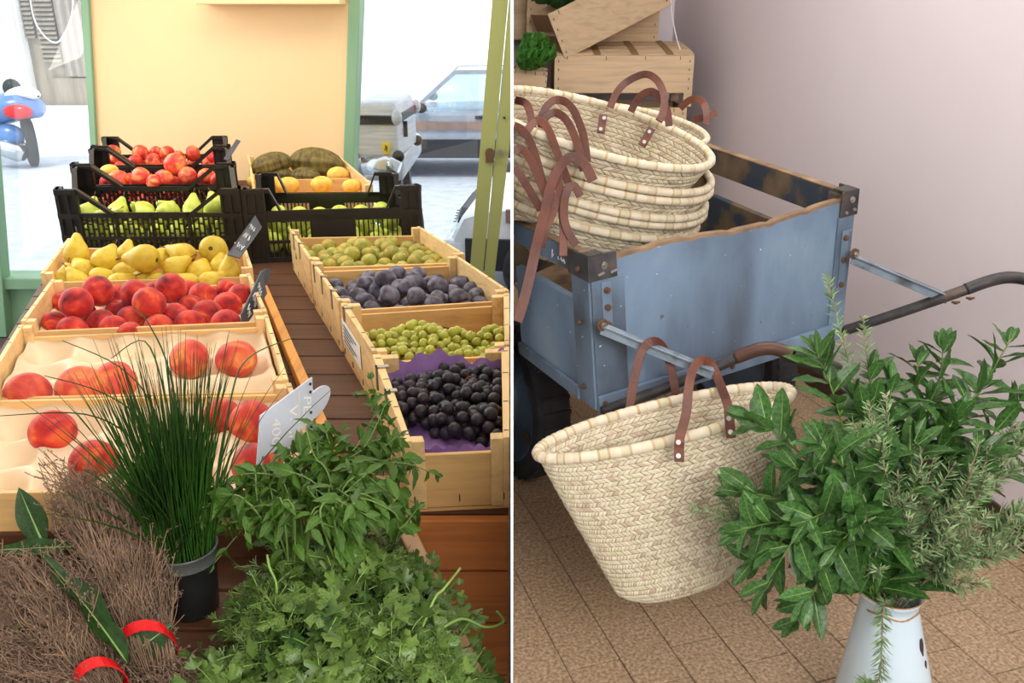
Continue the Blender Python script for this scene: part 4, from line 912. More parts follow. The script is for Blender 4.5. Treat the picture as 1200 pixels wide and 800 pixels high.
# leaf meshes
def leaf_mesh(name, L, W, mats, cup=.25, droop=.2, wav=0., nx=7, shape=None, rib_=True, serr=0.):
    m = MB(); sh = shape or (lambda t: math.sin(math.pi*min(1, t**.85))**.9*(1-.25*t))
    rows = []
    for i in range(nx+1):
        t = i/nx; wd_ = W*.5*sh(t)*(1+serr*(1 if i % 2 else -1)) if 0 < i < nx else .0002
        z0 = -droop*L*t*t; rw = .035*W*(1-t)+.0003
        rows.append([V(t*L, -wd_, z0+cup*wd_+wav*math.sin(t*15)*wd_), V(t*L, -wd_*.5, z0+cup*wd_*.3), V(t*L, -min(rw, wd_*.3), z0), V(t*L, min(rw, wd_*.3), z0), V(t*L, wd_*.5, z0+cup*wd_*.3), V(t*L, wd_, z0+cup*wd_+wav*math.sin(t*15+1)*wd_)])
    vs = [p for r in rows for p in r]; base = 6
    for i in range(nx):
        for j in range(5):
            q = [i*base+j, (i+1)*base+j, (i+1)*base+j+1, i*base+j+1]
            m.f.append(q); m.m.append(1 if (j == 2 and rib_) else 0); m.s.append(True)
    m.v = vs; return mesh_of(m, name, mats)
mint_l = [leaf_mesh('leaf', 1, .52, [M['mint'], M['mint_stem']], .35, d, .12, 9, serr=.06) for d in (.1, .35, .7)]
# mint bunches: stems with opposite leaf pairs
def sprig(T, pts, leaves, l0, l1, nl, start, mats, r=.0016, spread=.9, dro=.2, tip=True, pm='stem', alt=False, up=V(0, 0, 1), jl=.35):
    pts = smooth_path(pts, 6); n = len(pts)
    m = MB(); m.tube(pts, [r*(1-.6*i/n) for i in range(n)], 5); m.build(pm, mats, T)
    for k in range(nl):
        t = start+(1-start)*(k+.5)/nl; i = min(int(t*(n-1)), n-2); p = pts[i]; d = (pts[i+1]-pts[i]).normalized()
        sx = d.cross(up)
        if sx.length < .1: sx = d.cross(V(0, 1, 0))
        sx.normalize(); sy = sx.cross(d)
        ang = k*(2.4 if alt else math.pi/2)+jit(.5)
        for s in ((0,) if alt else (0, math.pi)):
            a = ang+s; o_ = sx*math.cos(a)+sy*math.sin(a)
            dv = (d*random.uniform(.3, .8)+o_*spread+V(0, 0, -dro)+rv(jl*.5)).normalized()
            nn = (d*.6+V(0, 0, .7)+V(0, -.3, 0)+rv(.3))
            L = random.uniform(l0, l1)*(1-.35*max(0, t-.8)/.2)
            inst('leaf', random.choice(leaves), T, p, frame(dv, nn), L)
    if tip:
        d = (pts[-1]-pts[-2]).normalized()
        for a in (0, 2.1, 4.2): inst('leaf', random.choice(leaves), T, pts[-1], frame(d+rv(.45), V(0, -.4, .8)+rv(.5)), l0*.75)
mb = [('mint bunch with wilted drooping leaves in front of the price card', (345, 600), [((325, 590), (322, 565), (332, 540), (345, 530), 1.17), ((300, 600), (270, 590), (255, 585), (248, 600), 1.12), ((310, 600), (300, 565), (290, 560), (280, 575), 1.15), ((330, 600), (310, 570), (298, 562), (290, 555), 1.15), ((350, 590), (350, 570), (356, 556), (362, 560), 1.15), ((320, 610), (290, 600), (275, 605), (262, 620), 1.12), ((340, 610), (335, 590), (325, 580), (318, 590), 1.13), ((360, 600), (360, 575), (355, 560), (365, 570), 1.13), ((345, 600), (330, 600), (310, 610), (300, 615), 1.08), ((365, 610), (380, 600), (375, 590), (385, 600), 1.08)]),
      ('fresh bright mint bunch leaning towards the black grape crate', (400, 590), [((400, 560), (420, 520), (437, 490), (447, 478), 1.2), ((410, 570), (440, 545), (470, 535), (485, 545), 1.18), ((410, 560), (430, 530), (455, 520), (470, 510), 1.2), ((395, 560), (390, 530), (383, 510), (385, 502), 1.2), ((385, 570), (375, 540), (372, 520), (380, 512), 1.18), ((420, 580), (445, 570), (465, 575), (470, 590), 1.13), ((400, 590), (420, 575), (430, 570), (435, 575), 1.1), ((415, 590), (440, 585), (460, 600), (470, 612), 1.1), ((400, 600), (410, 590), (405, 580), (415, 590), 1.08), ((385, 590), (395, 560), (400, 545), (405, 540), 1.15), ((390, 600), (400, 610), (420, 605), (440, 610), 1.06)])]
for lab, bp, sp_ in mb:
    b = at_k(bp[0], bp[1]+45, 1.12); b.z = ZT+.008
    T = thing('mint_bunch', lab, 'mint', b)
    for q in sp_:
        pts = [b+rv(.012)]+[at_k(x, y, q[4]-.03+.015*i+jit(.01)) for i, (x, y) in enumerate(q[:4])]
        sprig(T, pts, mint_l, .022, .04, 10, .06, M['mint_stem'], dro=.5)
        for e in (0, 1):
            p2 = [p+rv(.022)*(.3+.35*i) for i, p in enumerate(pts)]; sprig(T, p2, mint_l, .02, .036, 8, .08, M['mint_stem'], dro=.6)
# coriander, dill and chervil heaped at the front right
def heap_z(u, v):
    c = lambda t: min(1, max(0, t))
    return .832+.075*math.sin(math.pi*c(u))**.7*math.sin(math.pi*c(v*.85+.15))**.7+.014*math.sin(u*13+v*5)*math.sin(v*11-u*4)
hq = [at_z(235, 800, .86), at_z(572, 800, .86), at_z(300, 630, .86), at_z(478, 612, .86)]
hq[0] += (hq[0]-hq[2])*.25; hq[1] += (hq[1]-hq[3])*.25
def HP(u, v):
    p = lerp(lerp(hq[0], hq[1], u), lerp(hq[2], hq[3], u), v); return V(min(p.x, -.02), p.y, heap_z(u, v))
def cor_leaf(m, p, R, L, mat=0):
    # three-lobed fan leaf with notched edge
    out = [(0, 0)]
    for a, r in ((-80, .62), (-62, .86), (-50, .66), (-38, .9), (-24, .6), (-14, .95), (0, 1.1), (14, .95), (24, .6), (38, .9), (50, .66), (62, .86), (80, .62)):
        out.append((r*math.cos(math.radians(a)), r*math.sin(math.radians(a))*.95))
    vs = [Vector(p)+R@V(x*L, y*L, L*(.18*math.cos(y*7)-.25*x*x)) for x, y in out]
    m.add(vs, [(0, i, i+1) for i in range(1, len(out)-1)], mat, True)
cl = MB(); cor_leaf(cl, (0, 0, 0), Matrix.Identity(3), 1.); cor_me = mesh_of(cl, 'leaf', M['herb'])
def herb_bunch(name, label, u0, u1, v0, v1, n, kind, big=0):
    c = HP((u0+u1)/2, (v0+v1)/2); c.z = ZT
    T = thing(name, label, 'herbs', c, 'herb bunches heaped at the front')
    # stalks underneath
    m = MB()
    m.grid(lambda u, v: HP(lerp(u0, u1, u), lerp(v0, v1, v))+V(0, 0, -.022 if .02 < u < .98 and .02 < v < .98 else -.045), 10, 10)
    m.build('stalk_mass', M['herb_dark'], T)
    m = MB(); ms = MB()
    for i in range(n):
        u = random.uniform(u0, u1); v = random.uniform(v0, v1); b = HP(u, v)+V(0, 0, -.028+.03*random.random()**2); d = (V(jit(.8), jit(.8)-.25, random.uniform(.1, 1))).normalized(); L = random.uniform(.02, .05)
        pts = [b+d*L*t+V(0, 0, -.012*t*t) for t in (0, .5, 1)]; ms.tube(pts, .0007, 3, cap=False)
        if kind == 'flat':
            for k in range(3):
                R = frame(d+rv(.8), V(0, -.3, 1)+rv(.6)); cor_leaf(m, pts[2]-d*.01*k+rv(.004), R, random.uniform(.009, .021))
        else:
            for k in range(9):      # feathery leaflets
                p = lerp(pts[0], pts[2], .25+.08*k); dd = (d*.6+rv(1.)).normalized(); Lf = random.uniform(.007, .016); s = dd.cross(V(0, 0, 1)+rv(.5)).normalized()*.0013
                for e in (-1, 0, 1):
                    q = p+dd*Lf+s*e*4+rv(.001); r0 = p+dd*Lf*.4
                    m.add([r0-s*.6, r0+s*.6, q+s*.5, q-s*.5], [(0, 1, 2, 3)], 0, True)
                m.add([p-s*.5, p+s*.5, p+dd*Lf+s*.5, p+dd*Lf-s*.5], [(0, 1, 2, 3)], 0, True)
    o = m.build('foliage', M['herb'], T, clamp=clampL); o['kind'] = 'stuff'
    o = ms.build('stalks', M['herb_pale'], T, clamp=clampL); o['kind'] = 'stuff'
    for i in range(big):
        u = random.uniform(u0, u1); v = random.uniform(v0, v1); b = HP(u, v)+V(0, 0, .004+jit(.006))
        if b.x > -.04: continue
        inst('leaf', cor_me, T, b, frame(V(jit(1), -.4+jit(.8), .1), V(0, -.35, 1)+rv(.35)), random.uniform(.02, .032))
    return T
herb_bunch('dill_bunch', 'feathery pale green chervil bunch just below the mint', .1, .85, .62, 1.0, 330, 'fine')
herb_bunch('coriander_bunch', 'flat-leaved coriander bunch spilling over the grey side board', .5, 1.0, .22, .8, 230, 'flat', 46)
herb_bunch('coriander_bunch', 'coriander bunch with large notched pale leaves at the bottom edge', .0, .55, -.1, .42, 230, 'flat', 46)
herb_bunch('dill_bunch', 'dark feathery dill bunch beside the pot of chives', .0, .5, .3, .75, 330, 'fine', 10)
herb_bunch('dill_bunch', 'feathery herb bunch at the bottom right of the heap', .5, 1.0, -.1, .32, 330, 'fine', 12)
for lab, q in (('pale looping herb stalk hanging over the trough side board', [(505, 745, 1.0), (540, 725, 1.0), (570, 735, 1.0), (590, 728, 1.02), (582, 716, 1.02)]), ('thick pale coriander stalk lying on the herb heap', [(495, 735, 1.0), (510, 700, 1.02), (520, 690, 1.03), (540, 665, 1.04)]), ('thin upright pale stalk with a bud at the left of the herb heap', [(322, 715, 1.02), (324, 685, 1.03), (316, 665, 1.03), (313, 650, 1.04)])):
    m = MB(); pts = smooth_path([at_k(*p) for p in q], 6); m.tube(pts, .0016, 5); tag(m.build('herb_stalk', M['herb_pale'], None, pts[0], clamp=clampL), lab, 'herb stalk')
# dried thyme bundles
def thyme(label, tip_pts, tie, stump, n, ts, wtie, band_px=None, bow=.02, lf=1.):
    tie = Vector(tie); T = thing('thyme_bundle', label, 'dried thyme', tie, 'dried thyme bundles')
    m = MB(); ml = MB(); A, B = tip_pts; ax = ((A+B)/2-tie).normalized(); sd = (B-A).normalized(); nr = ax.cross(sd); nr = nr if nr.z > 0 else -nr
    for i in range(n):
        s = random.random(); tip = lerp(A, B, s)+nr*jit(.045)-ax*random.random()**1.5*.11; h = jit(wtie); g = jit(wtie)
        root = tie+sd*h+nr*g
        p1 = lerp(root, tip, .35)+rv(.012); p2 = lerp(root, tip, .7)+nr*random.uniform(0, bow)+rv(.02)
        pts = smooth_path([tie-ax*stump*random.random()+sd*h*.8+nr*g*.8, root, p1, p2, tip], 3); k_ = len(pts); m.tube(pts, [.0009*(1-.5*j/k_) for j in range(k_)], 3, cap=False)
        for j in range(10):
            t = random.uniform(.28, 1); i0 = min(int(t*(k_-1)), k_-2); p = pts[i0]; d = (pts[i0+1]-pts[i0]).normalized()
            dv = (d+rv(.8)).normalized(); L = random.uniform(.01, .03); e = p+dv*L+rv(.004); m.tube([p, (p+e)/2+rv(.002), e], .00055, 3, cap=False)
            for q in range(int(4*lf)):
                c = lerp(p, e, random.uniform(.3, 1.05)); f = rv(1).normalized()*random.uniform(.0018, .0038); s_ = f.cross(rv(1)).normalized()*.0011
                ml.add([c, c+f*.5+s_, c+f, c+f*.5-s_], [(0, 1, 2, 3)], 0, False)
    o = m.build('twigs', M['thyme'], T); o['kind'] = 'stuff'
    o = ml.build('leaflets', M['thyme_d'], T); o['kind'] = 'stuff'
    if band_px:
        pts = []
        m = MB(); w_ = ax*.014
        for k in range(25):
            a = 2*math.pi*k/24; pts.append(tie+sd*math.cos(a)*(wtie+.006)+nr*math.sin(a)*(wtie+.02))
        m.ribbon(pts, [w_]*25, .0012); m.build('red_band', M['band'], T, part_label='red tape tied round the stalks')
    return T
biglf = [leaf_mesh('leaf', 1, .3, [M['bay_d'], M['bay_rib']], .25, .1, .2, 14), leaf_mesh('leaf', 1, .62, [M['bay_d'], M['bay_rib']], .2, .15, .05, 10)]
t1 = at_z(174, 757, .85)
T = thyme('large dried thyme bundle with red band, leaning on the front peach crate', (at_k(42, 545, 1.18), at_k(192, 560, 1.22)), t1, .05, 330, 0, .026, True, .05)
def lf(T, a, b, me, wn=V(0, -.5, .8), sc=1.):
    a = Vector(a); b = Vector(b); L = (b-a).length; inst('leaf', me, T, a, frame(b-a, wn), (L, L*sc, L))
lf(T, at_k(150, 778, .96), at_k(50, 628, 1.05), biglf[0], V(.9, -.3, .5), .62); lf(T, at_k(52, 640, 1.12), at_k(18, 565, 1.16), biglf[1], V(.5, -.8, .3), .6)
lf(T, at_k(152, 768, .995), at_k(199, 732, 1.0), biglf[1], V(.1, -.9, .7), 1.3)
T = thyme('dried thyme bundle lying at the lower left with a sprig of green in it', (at_k(-25, 668, 1.07), at_k(72, 660, 1.1)), at_z(118, 800, .85), .04, 270, 0, .02, True, .03)
lf(T, at_k(14, 738, 1.01), at_k(36, 726, 1.015), mint_l[0], V(0, -.6, .8)); lf(T, at_k(30, 733, 1.01), at_k(55, 717, 1.02), mint_l[1], V(0, -.6, .8), .5)
lf(T, at_k(90, 640, 1.12), at_k(-20, 642, 1.1), biglf[0], V(0, -.5, .8), .8)
T = thyme('greyish thyme bundle along the very bottom left edge', (at_k(-60, 735, 1.0), at_k(-30, 800, .95)), at_z(128, 815, .84), .03, 260, 0, .018, False, .01)
T = thyme('small loose thyme bundle lying below the red band', (at_k(235, 790, .97), at_k(245, 815, .96)), at_z(150, 775, .815), .03, 90, 0, .012, False, .01)
# ------------------------------------------------------------------ handcart of the right room
AT = at_k(690, 300, 2.1); BT = at_k(1003, 222, 2.42); AB_ = at_k(700, 481, 2.175); BB_ = at_k(985, 391, 2.574)
dA = V(math.cos(math.radians(115)), math.sin(math.radians(115)), 0); dB = V(math.cos(math.radians(112)), math.sin(math.radians(112)), .06)
LC = 1.2
def CP(a, b, h):        # a across the end panel, b metres backwards, h 0 bottom .. 1 top
    t = lerp(AT, BT, a)+lerp(dA, dB, a)*b; bt = lerp(AB_, BB_, a)+lerp(dA, dB, a)*b; return lerp(bt, t, h)
ct = thing('handcart', 'old blue painted wooden handcart with worn timber edges and iron corners', 'handcart', V(.5, 2.5, 0))
def cbox(name, a0, a1, b0, b1, h0, h1, mt, part=ct, bevel=.003, extra=None):
    m = MB(); m.mbox(CP, a0, a1, b0, b1, h0, h1); return m.build(name, M[mt] if isinstance(mt, str) else mt, part, clamp=clampR, bevel=bevel)
tk = .02
# end panel with wavy worn top edge
m = MB(); NA = 40
def topw(a): return .955+.03*math.sin(a*7+.3)*math.sin(a*3.1)-.012*max(0, math.sin(a*41))**4+.035*(1 if a < .03 or a > .97 else 0)
def pan(b):
    return [CP(i/NA, b, .03) for i in range(NA+1)], [CP(i/NA, b, topw(i/NA)-.022) for i in range(NA+1)], [CP(i/NA, b, topw(i/NA)) for i in range(NA+1)]
l0, k0, t0 = pan(0); l1, k1, t1_ = pan(tk)
for i in range(NA):
    m.add([l0[i], l0[i+1], k0[i+1], k0[i]], [(0, 1, 2, 3)], 0); m.add([l1[i], l1[i+1], k1[i+1], k1[i]], [(3, 2, 1, 0)], 1)
    m.add([k0[i], k0[i+1], t0[i+1], t0[i]], [(0, 1, 2, 3)], 2); m.add([k1[i], k1[i+1], t1_[i+1], t1_[i]], [(3, 2, 1, 0)], 1); m.add([t0[i], t0[i+1], t1_[i+1], t1_[i]], [(0, 1, 2, 3)], 2); m.add([l0[i], l0[i+1], l1[i+1], l1[i]], [(3, 2, 1, 0)], 0)
m.build('end_panel', [M['blue'], M['inside'], M['edge']], ct, clamp=clampR)
cbox('bottom_batten', 0, 1, -.012, 0, -.02, .1, 'blue')
cbox('corner_plate', 0, .11, -.006, -.0005, .1, .86, 'blue'); cbox('corner_plate', .93, 1.0, -.006, -.0005, .1, .84, 'blue')
# near long side: low board, gap, top rail
NB = .445
cbox('side_board', 0, .025, .02, NB, .02, .66, 'blue'); cbox('lower_ledge', -.012, 0, .08, NB, .0, .09, 'blue')
rl = cbox('top_rail', 0, .028, .02, NB, .84, .985, 'blue'); cbox('rail_cap', -.001, .029, .02, NB, .985, 1.0, 'edge')
cbox('corner_post', -.006, .03, 0, .09, 0, .88, 'blue')
# far long side, far end, floor
cbox('side_board', .975, 1, .02, LC, .02, .6, 'inside'); cbox('top_rail', .975, 1, .0, LC, .78, .97, 'inside'); cbox('rail_cap', .974, 1.001, .0, LC, .97, .985, 'edge')
cbox('corner_post', .965, .995, .02, .08, 0, .96, 'inside'); cbox('middle_post', .97, .995, .75, .82, 0, .95, 'inside')
cbox('far_panel', 0, 1, LC-tk, LC, .03, .96, 'inside'); cbox('cart_floor', .02, .98, 0, LC, 0, .03, 'edge')
# iron corner brackets and bolts
def bolts(par, pts, n, r=.008, mt='rust'):
    for p in pts:
        m = MB(); p = Vector(p); m.disc(p, n, r, .006, 12).disc(p+Vector(n).normalized()*.004, n, r*.55, .004, 6); m.build('bolt', M[mt], par)
fn = (V(BT.x-AT.x, BT.y-AT.y, 0).normalized()).cross(V(0, 0, 1)); fn = fn if fn.y < 0 else -fn
sn = -V(BT.x-AT.x, BT.y-AT.y, 0).normalized()
m = MB(); m.mbox(CP, -.008, .085, -.009, -.001, .84, 1.0); m.mbox(CP, -.01, -.001, -.009, .1, .84, 1.0); m.mbox(CP, -.01, .04, -.009, .03, 1.0, 1.008)
br = m.build('corner_bracket', M['iron'], ct, bevel=.002); bolts(br, [CP(.04, -.012, .93)], fn, .009, 'steel'); bolts(br, [CP(-.014, .04, .9)], sn, .007)
for a in (.02, .062):
    m = MB(); m.bar(CP(a, -.0105, .875), CP(a+.02, -.0105, .885), .006, .003, V(0, 1, 0)); m.build('slot', M['steel'], br)
m = MB(); m.mbox(CP, .935, 1.006, -.009, -.001, .84, 1.005); m.mbox(CP, 1.0, 1.008, -.009, .07, .84, 1.005); m.mbox(CP, .945, 1.006, -.009, .04, 1.0, 1.01)
br = m.build('corner_bracket', M['iron'], ct, bevel=.002); bolts(br, [CP(.975, -.012, .95)], fn, .009, 'steel'); bolts(br, [CP(.955, -.011, .87), CP(.99, -.011, .88)], fn, .005, 'steel')
for a0, a1, hs in ((.03, .062, (.77, .66, .55)), (.95, .98, (.7, .55, .38))):
    m = MB(); m.mbox(CP, a0, a1, -.01, -.006, hs[2]-.05, hs[0]+.05); pl_ = m.build('bolt_plate', M['blue'], ct, bevel=.0015)
    bolts(pl_, [CP((a0+a1)/2, -.013, h) for h in hs], fn, .0085)
bolts(ct, [CP(-.012, .05, h) for h in (.55, .12)], sn, .007); bolts(ct, [CP(.97, -.012, .05), CP(.02, -.012, .05), CP(.5, -.014, .03)], fn, .007)
m = MB()       # chalked strokes on the near rail
for q in ([(.19, .9), (.2, .87), (.195, .93)], [(.15, .885), (.147, .905), (.14, .88), (.133, .9), (.128, .875)], [(.165, .9), (.162, .88)]):
    m.tube([CP(-.0015, b, h) for b, h in q], .002, 4)
m.build('chalk_marks', M['chalk'], ct)
# handles, struts, under bars
def P_(x, y, k): return at_k(x, y, k)
nearH = [P_(706, 482, 2.16), P_(760, 462, 2.13), P_(830, 434, 2.1), P_(868, 417, 2.08)]
m = MB(); m.tube(smooth_path(nearH, 5), .0135, 12); hd = m.build('handle_bar', M['iron'], ct)
m = MB(); m.tube(smooth_path([P_(862, 419, 2.082), P_(890, 409, 2.06), P_(910, 409, 2.05), P_(930, 416, 2.03)], 6), .0165, 14); m.build('bent_tube', M['brown_grip'], hd)
m = MB(); m.tube(smooth_path([P_(930, 416, 2.03), P_(956, 425, 2.02), P_(984, 437, 2.0)], 5), .021, 14); m.build('grip', M['green_grip'], hd)
m = MB(); m.tube(smooth_path([P_(987, 388, 2.56), P_(1040, 371, 2.5), P_(1110, 347, 2.42), P_(1135, 338, 2.4)], 5), .0155, 12); hd2 = m.build('handle_bar', M['iron'], ct)
m = MB(); m.tube(smooth_path([P_(1132, 339, 2.4), P_(1160, 329, 2.38), P_(1185, 325, 2.35), P_(1215, 330, 2.3), P_(1250, 342, 2.26)], 6), .017, 14); m.build('bent_tube', M['iron'], hd2)
bolts(hd2, [P_(1120, 354, 2.4), P_(1137, 349, 2.39), P_(990, 391, 2.55)], V(0, -.3, -1), .011)
def strut(a, b):
    a = Vector(a); b = Vector(b); m = MB(); m.bar(a, b, .026, .004, V(0, 0, 1)); m.bar(a+V(0, 0, -.013), b+V(0, 0, -.013), .004, .026, V(0, 0, 1)); return m.build('strut', M['paint_iron'], ct, bevel=.001)
S0 = P_(705, 380, 2.09); S1 = P_(836, 433, 2.06); strut(S0, S1); strut(P_(999, 299, 2.44), P_(1112, 346, 2.42))
for p in (S0, P_(1000, 297, 2.43)):
    m = MB(); m.disc(p+fn*.004, fn, .016, .005, 12); q = m.build('strut_lug', M['rust'], ct); bolts(q, [p+fn*.01], fn, .008, 'steel')
# wheels on an axle
def wheel(c, r, w_):
    ax = sn; c = Vector(c); m = MB(); pts = []
    for q, rr in ((-.5, .78), (-.5, .93), (-.36, 1.0), (.36, 1.0), (.5, .93), (.5, .78)): pts.append((q*w_, rr*r))
    n_ = 40; e1 = ax.cross(V(0, 0, 1)).normalized(); e2 = ax.cross(e1)
    def fn_(u, v):
        i = min(int(round(v*5)), 5); q, rr = pts[i]; a = 2*math.pi*u; return c+ax*q+(e1*math.cos(a)+e2*math.sin(a))*rr
    m.grid(fn_, n_, 5, cu=True, smooth=False)
    for k in range(36):
        a = 2*math.pi*k/36; d = e1*math.cos(a)+e2*math.sin(a); t = ax.cross(d); p = c+d*r*.995; m.hexa([p-ax*w_*.42-t*.008, p+ax*w_*.42-t*.008, p+ax*w_*.42+t*.008, p-ax*w_*.42+t*.008]+[p+d*.006-ax*w_*.42-t*.006, p+d*.006+ax*w_*.42-t*.006, p+d*.006+ax*w_*.42+t*.006, p+d*.006-ax*w_*.42+t*.006])
    wh = m.build('wheel', M['rubber'], ct, clamp=clampR)
    m = MB()
    prof = [(.8, .42), (.76, .48), (.7, .2), (.45, .14), (.3, .3), (.14, .32), (.13, .5), (.001, .52)]
    def f2(u, v):
        i = min(int(round(v*7)), 7); rr, q = prof[i]; a = 2*math.pi*u; return c+ax*q*w_+(e1*math.cos(a)+e2*math.sin(a))*rr*r
    m.grid(f2, n_, 7, cu=True); m.build('rim', M['blue'], wh, clamp=clampR)
    for k in range(4):
        a = math.pi/4+k*math.pi/2; d = e1*math.cos(a)+e2*math.sin(a)
        if (c+ax*w_*.2+d*r*.55).x < .02: continue
        bolts(wh, [clampR(c+ax*w_*.2+d*r*.55)], ax, .02)
    return c
wc = at_z(634, 586, 0); wr = .29; c1 = V(wc.x-.0, wc.y+.17, wr)+V(-.075, .06, 0); wheel(c1, wr, .12)
c2 = c1-sn*.98; wheel(c2, wr, .12)
m = MB(); m.tube([c1, c2], .02, 10); m.build('axle', M['iron'], ct, clamp=clampR)
for q in (.35, .75):
    p = lerp(c1, c2, q); m = MB(); m.bar(p, V(p.x, p.y, .72), .05, .05); m.build('axle_bracket', M['iron'], ct)
p = lerp(AB_, BB_, .42)+dA*.08; m = MB(); m.bar(V(p.x, p.y, .0), V(p.x, p.y, .66), .03, .03); m.build('prop_leg', M['iron'], ct)
# ------------------------------------------------------------------ plaited straw baskets
def basket(label, Cc, A, B, D, H, rows, nst, sb=.55, rim_r=.011, tubes=(), inner=True, hmax=1., group='straw market baskets', pw=1.6):
    T = thing('straw_basket', label, 'basket', clampR(Cc+D*H), group)
    la, lb = A.length, B.length; Ah, Bh = A/la, B/lb
    def sc_(h): return (1-(1-sb)*h**pw)*(1 if h < .9 else math.sqrt(max(.0, 1-((h-.9)/.1)**2*.55)))
    def Sf(t, h, off=0.):
        s = sc_(h); n = Ah*math.cos(t)/la+Bh*math.sin(t)/lb; n.normalize(); return Cc+A*s*math.cos(t)+B*s*math.sin(t)+D*(H*h)+n*off
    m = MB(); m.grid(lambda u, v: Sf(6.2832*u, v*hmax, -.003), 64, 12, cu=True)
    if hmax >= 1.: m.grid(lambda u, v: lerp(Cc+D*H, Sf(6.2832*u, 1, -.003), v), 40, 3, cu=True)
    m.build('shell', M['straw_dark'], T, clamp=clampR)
    m = MB()
    for side in (((1, 1), (-1, 1)) if inner else ((1, 1),)):
        sg = side[0]
        for r in range(rows):
            hA, hB = r/rows*hmax, (r+1)/rows*hmax; hm = (hA+hB)/2
            if sg < 0 and hB > .75: continue
            for half in (0, 1):
                h0, h1 = (hA, hm) if half == 0 else (hm, hB); g = (h1-h0)*.05
                for j in range(nst):
                    dt = 6.2832/nst; t0 = j*dt+(dt*.5 if r % 2 else 0); s_ = dt*1.05*(1 if half else -1)
                    if half == 0: t0 -= 0; ta_, tb_ = t0+s_*-1*0, t0+dt*1.05
                    else: ta_, tb_ = t0+dt*1.05, t0
                    e = dt*.46; jt = jit(dt*.06)
                    if half == 0: q = [(t0-e, h0+g), (t0+e, h0+g), (t0+e+dt*.8, h1-g), (t0-e+dt*.8, h1-g)]
                    else: q = [(t0-e+dt*.8, h0+g), (t0+e+dt*.8, h0+g), (t0+e, h1-g), (t0-e, h1-g)]
                    o1, o2 = .001*sg, .0048*sg*random.uniform(.7, 1.15)
                    vs = [Sf(t+jt, h, o1 if sg > 0 else o1-.003) for t, h in q]; tm_ = sum(t for t, h in q)/4; cm = Sf(tm_+jt, (h0+h1)/2, o2 if sg > 0 else o2-.003)
                    e1 = Sf((q[0][0]+q[1][0])/2+jt, h0+g*2, o2*.8 if sg > 0 else o2*.8-.003); e2 = Sf((q[2][0]+q[3][0])/2+jt, h1-g*2, o2*.8 if sg > 0 else o2*.8-.003)
                    m.add(vs+[e1, cm, e2], [(0, 1, 4), (1, 2, 6, 5, 4)[:3] if False else (1, 5, 4), (1, 2, 5), (2, 6, 5), (2, 3, 6), (3, 5, 6), (3, 0, 5), (0, 4, 5)], random.choice((0, 0, 0, 1, 1, 2, 2, 3)), True)
    o = m.build('plaited_straw', M['straw'], T, clamp=clampR); o['kind'] = 'stuff'
    m = MB(); n = 288; pts = [Sf(6.2832*i/n, 0, .002) for i in range(n)]
    m.tube(pts, [rim_r*(1. if i % 4 else .9) for i in range(n)], 9, closed=True, mats=[3 if i % 4 == 0 and (i*7919) % 10 < 6 else (0, 0, 1, 0, 2)[(i//4*31) % 5] for i in range(n)])
    m.build('rim', [M['straw'][0], M['straw'][1], M['straw'][2], M['stitch']], T, clamp=clampR)
    return T, Sf
CAMX = V(1, 0, 0)
def strap(T, pts, w_=.02, th=.004, wdir=None, rivets=(), name='handle'):
    pp_ = smooth_path([clampR(at_k(*p)) for p in pts], 5); n = len(pp_); wv = []
    for i in range(n):
        t = (pp_[min(i+1, n-1)]-pp_[max(i-1, 0)]).normalized(); view = (pp_[i]-C0).normalized(); wv.append((t.cross(view)).normalized()*w_ if wdir is None else Vector(wdir).normalized()*w_)
    for i in range(1, n):
        if wv[i].dot(wv[i-1]) < 0: wv[i] = -wv[i]
    m = MB(); m.ribbon(pp_, wv, th); h = m.build(name, M['leather'], T, clamp=clampR, bevel=.001)
    for r in rivets:
        p = at_k(*r); m = MB(); d = (C0-p).normalized(); m.disc(p, d, .0055, .004, 12).disc(p+d*.002, d, .0025, .003, 8); m.build('rivet', M['steel'], h)
    return h
# the bag hanging from the strut
Cb = at_k(781, 494, 1.96); Rb = at_k(925, 458, 2.0); A_ = Rb-Cb; B_ = V(.01, -.075, -.006)
Db = (at_k(800, 690, 1.93)-Cb); Hb = Db.length; Db = Db.normalized()
T, Sf = basket('large straw basket hanging by its leather straps from the cart strut', Cb, A_, B_, Db, Hb, 17, 124, sb=.45, rim_r=.0135, group=None, pw=1.05)
strap(T, [(738, 508, 2.05), (738, 486, 2.05), (739, 470, 2.05), (744, 440, 2.05), (752, 412, 2.06), (763, 400, 2.06), (775, 404, 2.09), (785, 425, 2.11), (790, 450, 2.1), (793, 470, 2.1), (794, 490, 2.08)], .021, rivets=((738, 491, 2.035), (738, 503, 2.035), (794, 480, 2.06)))
strap(T, [(796, 541, 1.83), (796, 525, 1.83), (797, 511, 1.83), (804, 485, 1.89), (807, 455, 1.95), (812, 433, 2.02), (822, 422, 2.05), (833, 426, 2.07), (840, 440, 2.06), (847, 458, 1.98), (853, 475, 1.9), (855, 492, 1.88), (857, 513, 1.88)], .021, rivets=((795, 518, 1.825), (795, 534, 1.825), (854, 490, 1.872), (856, 506, 1.872)))
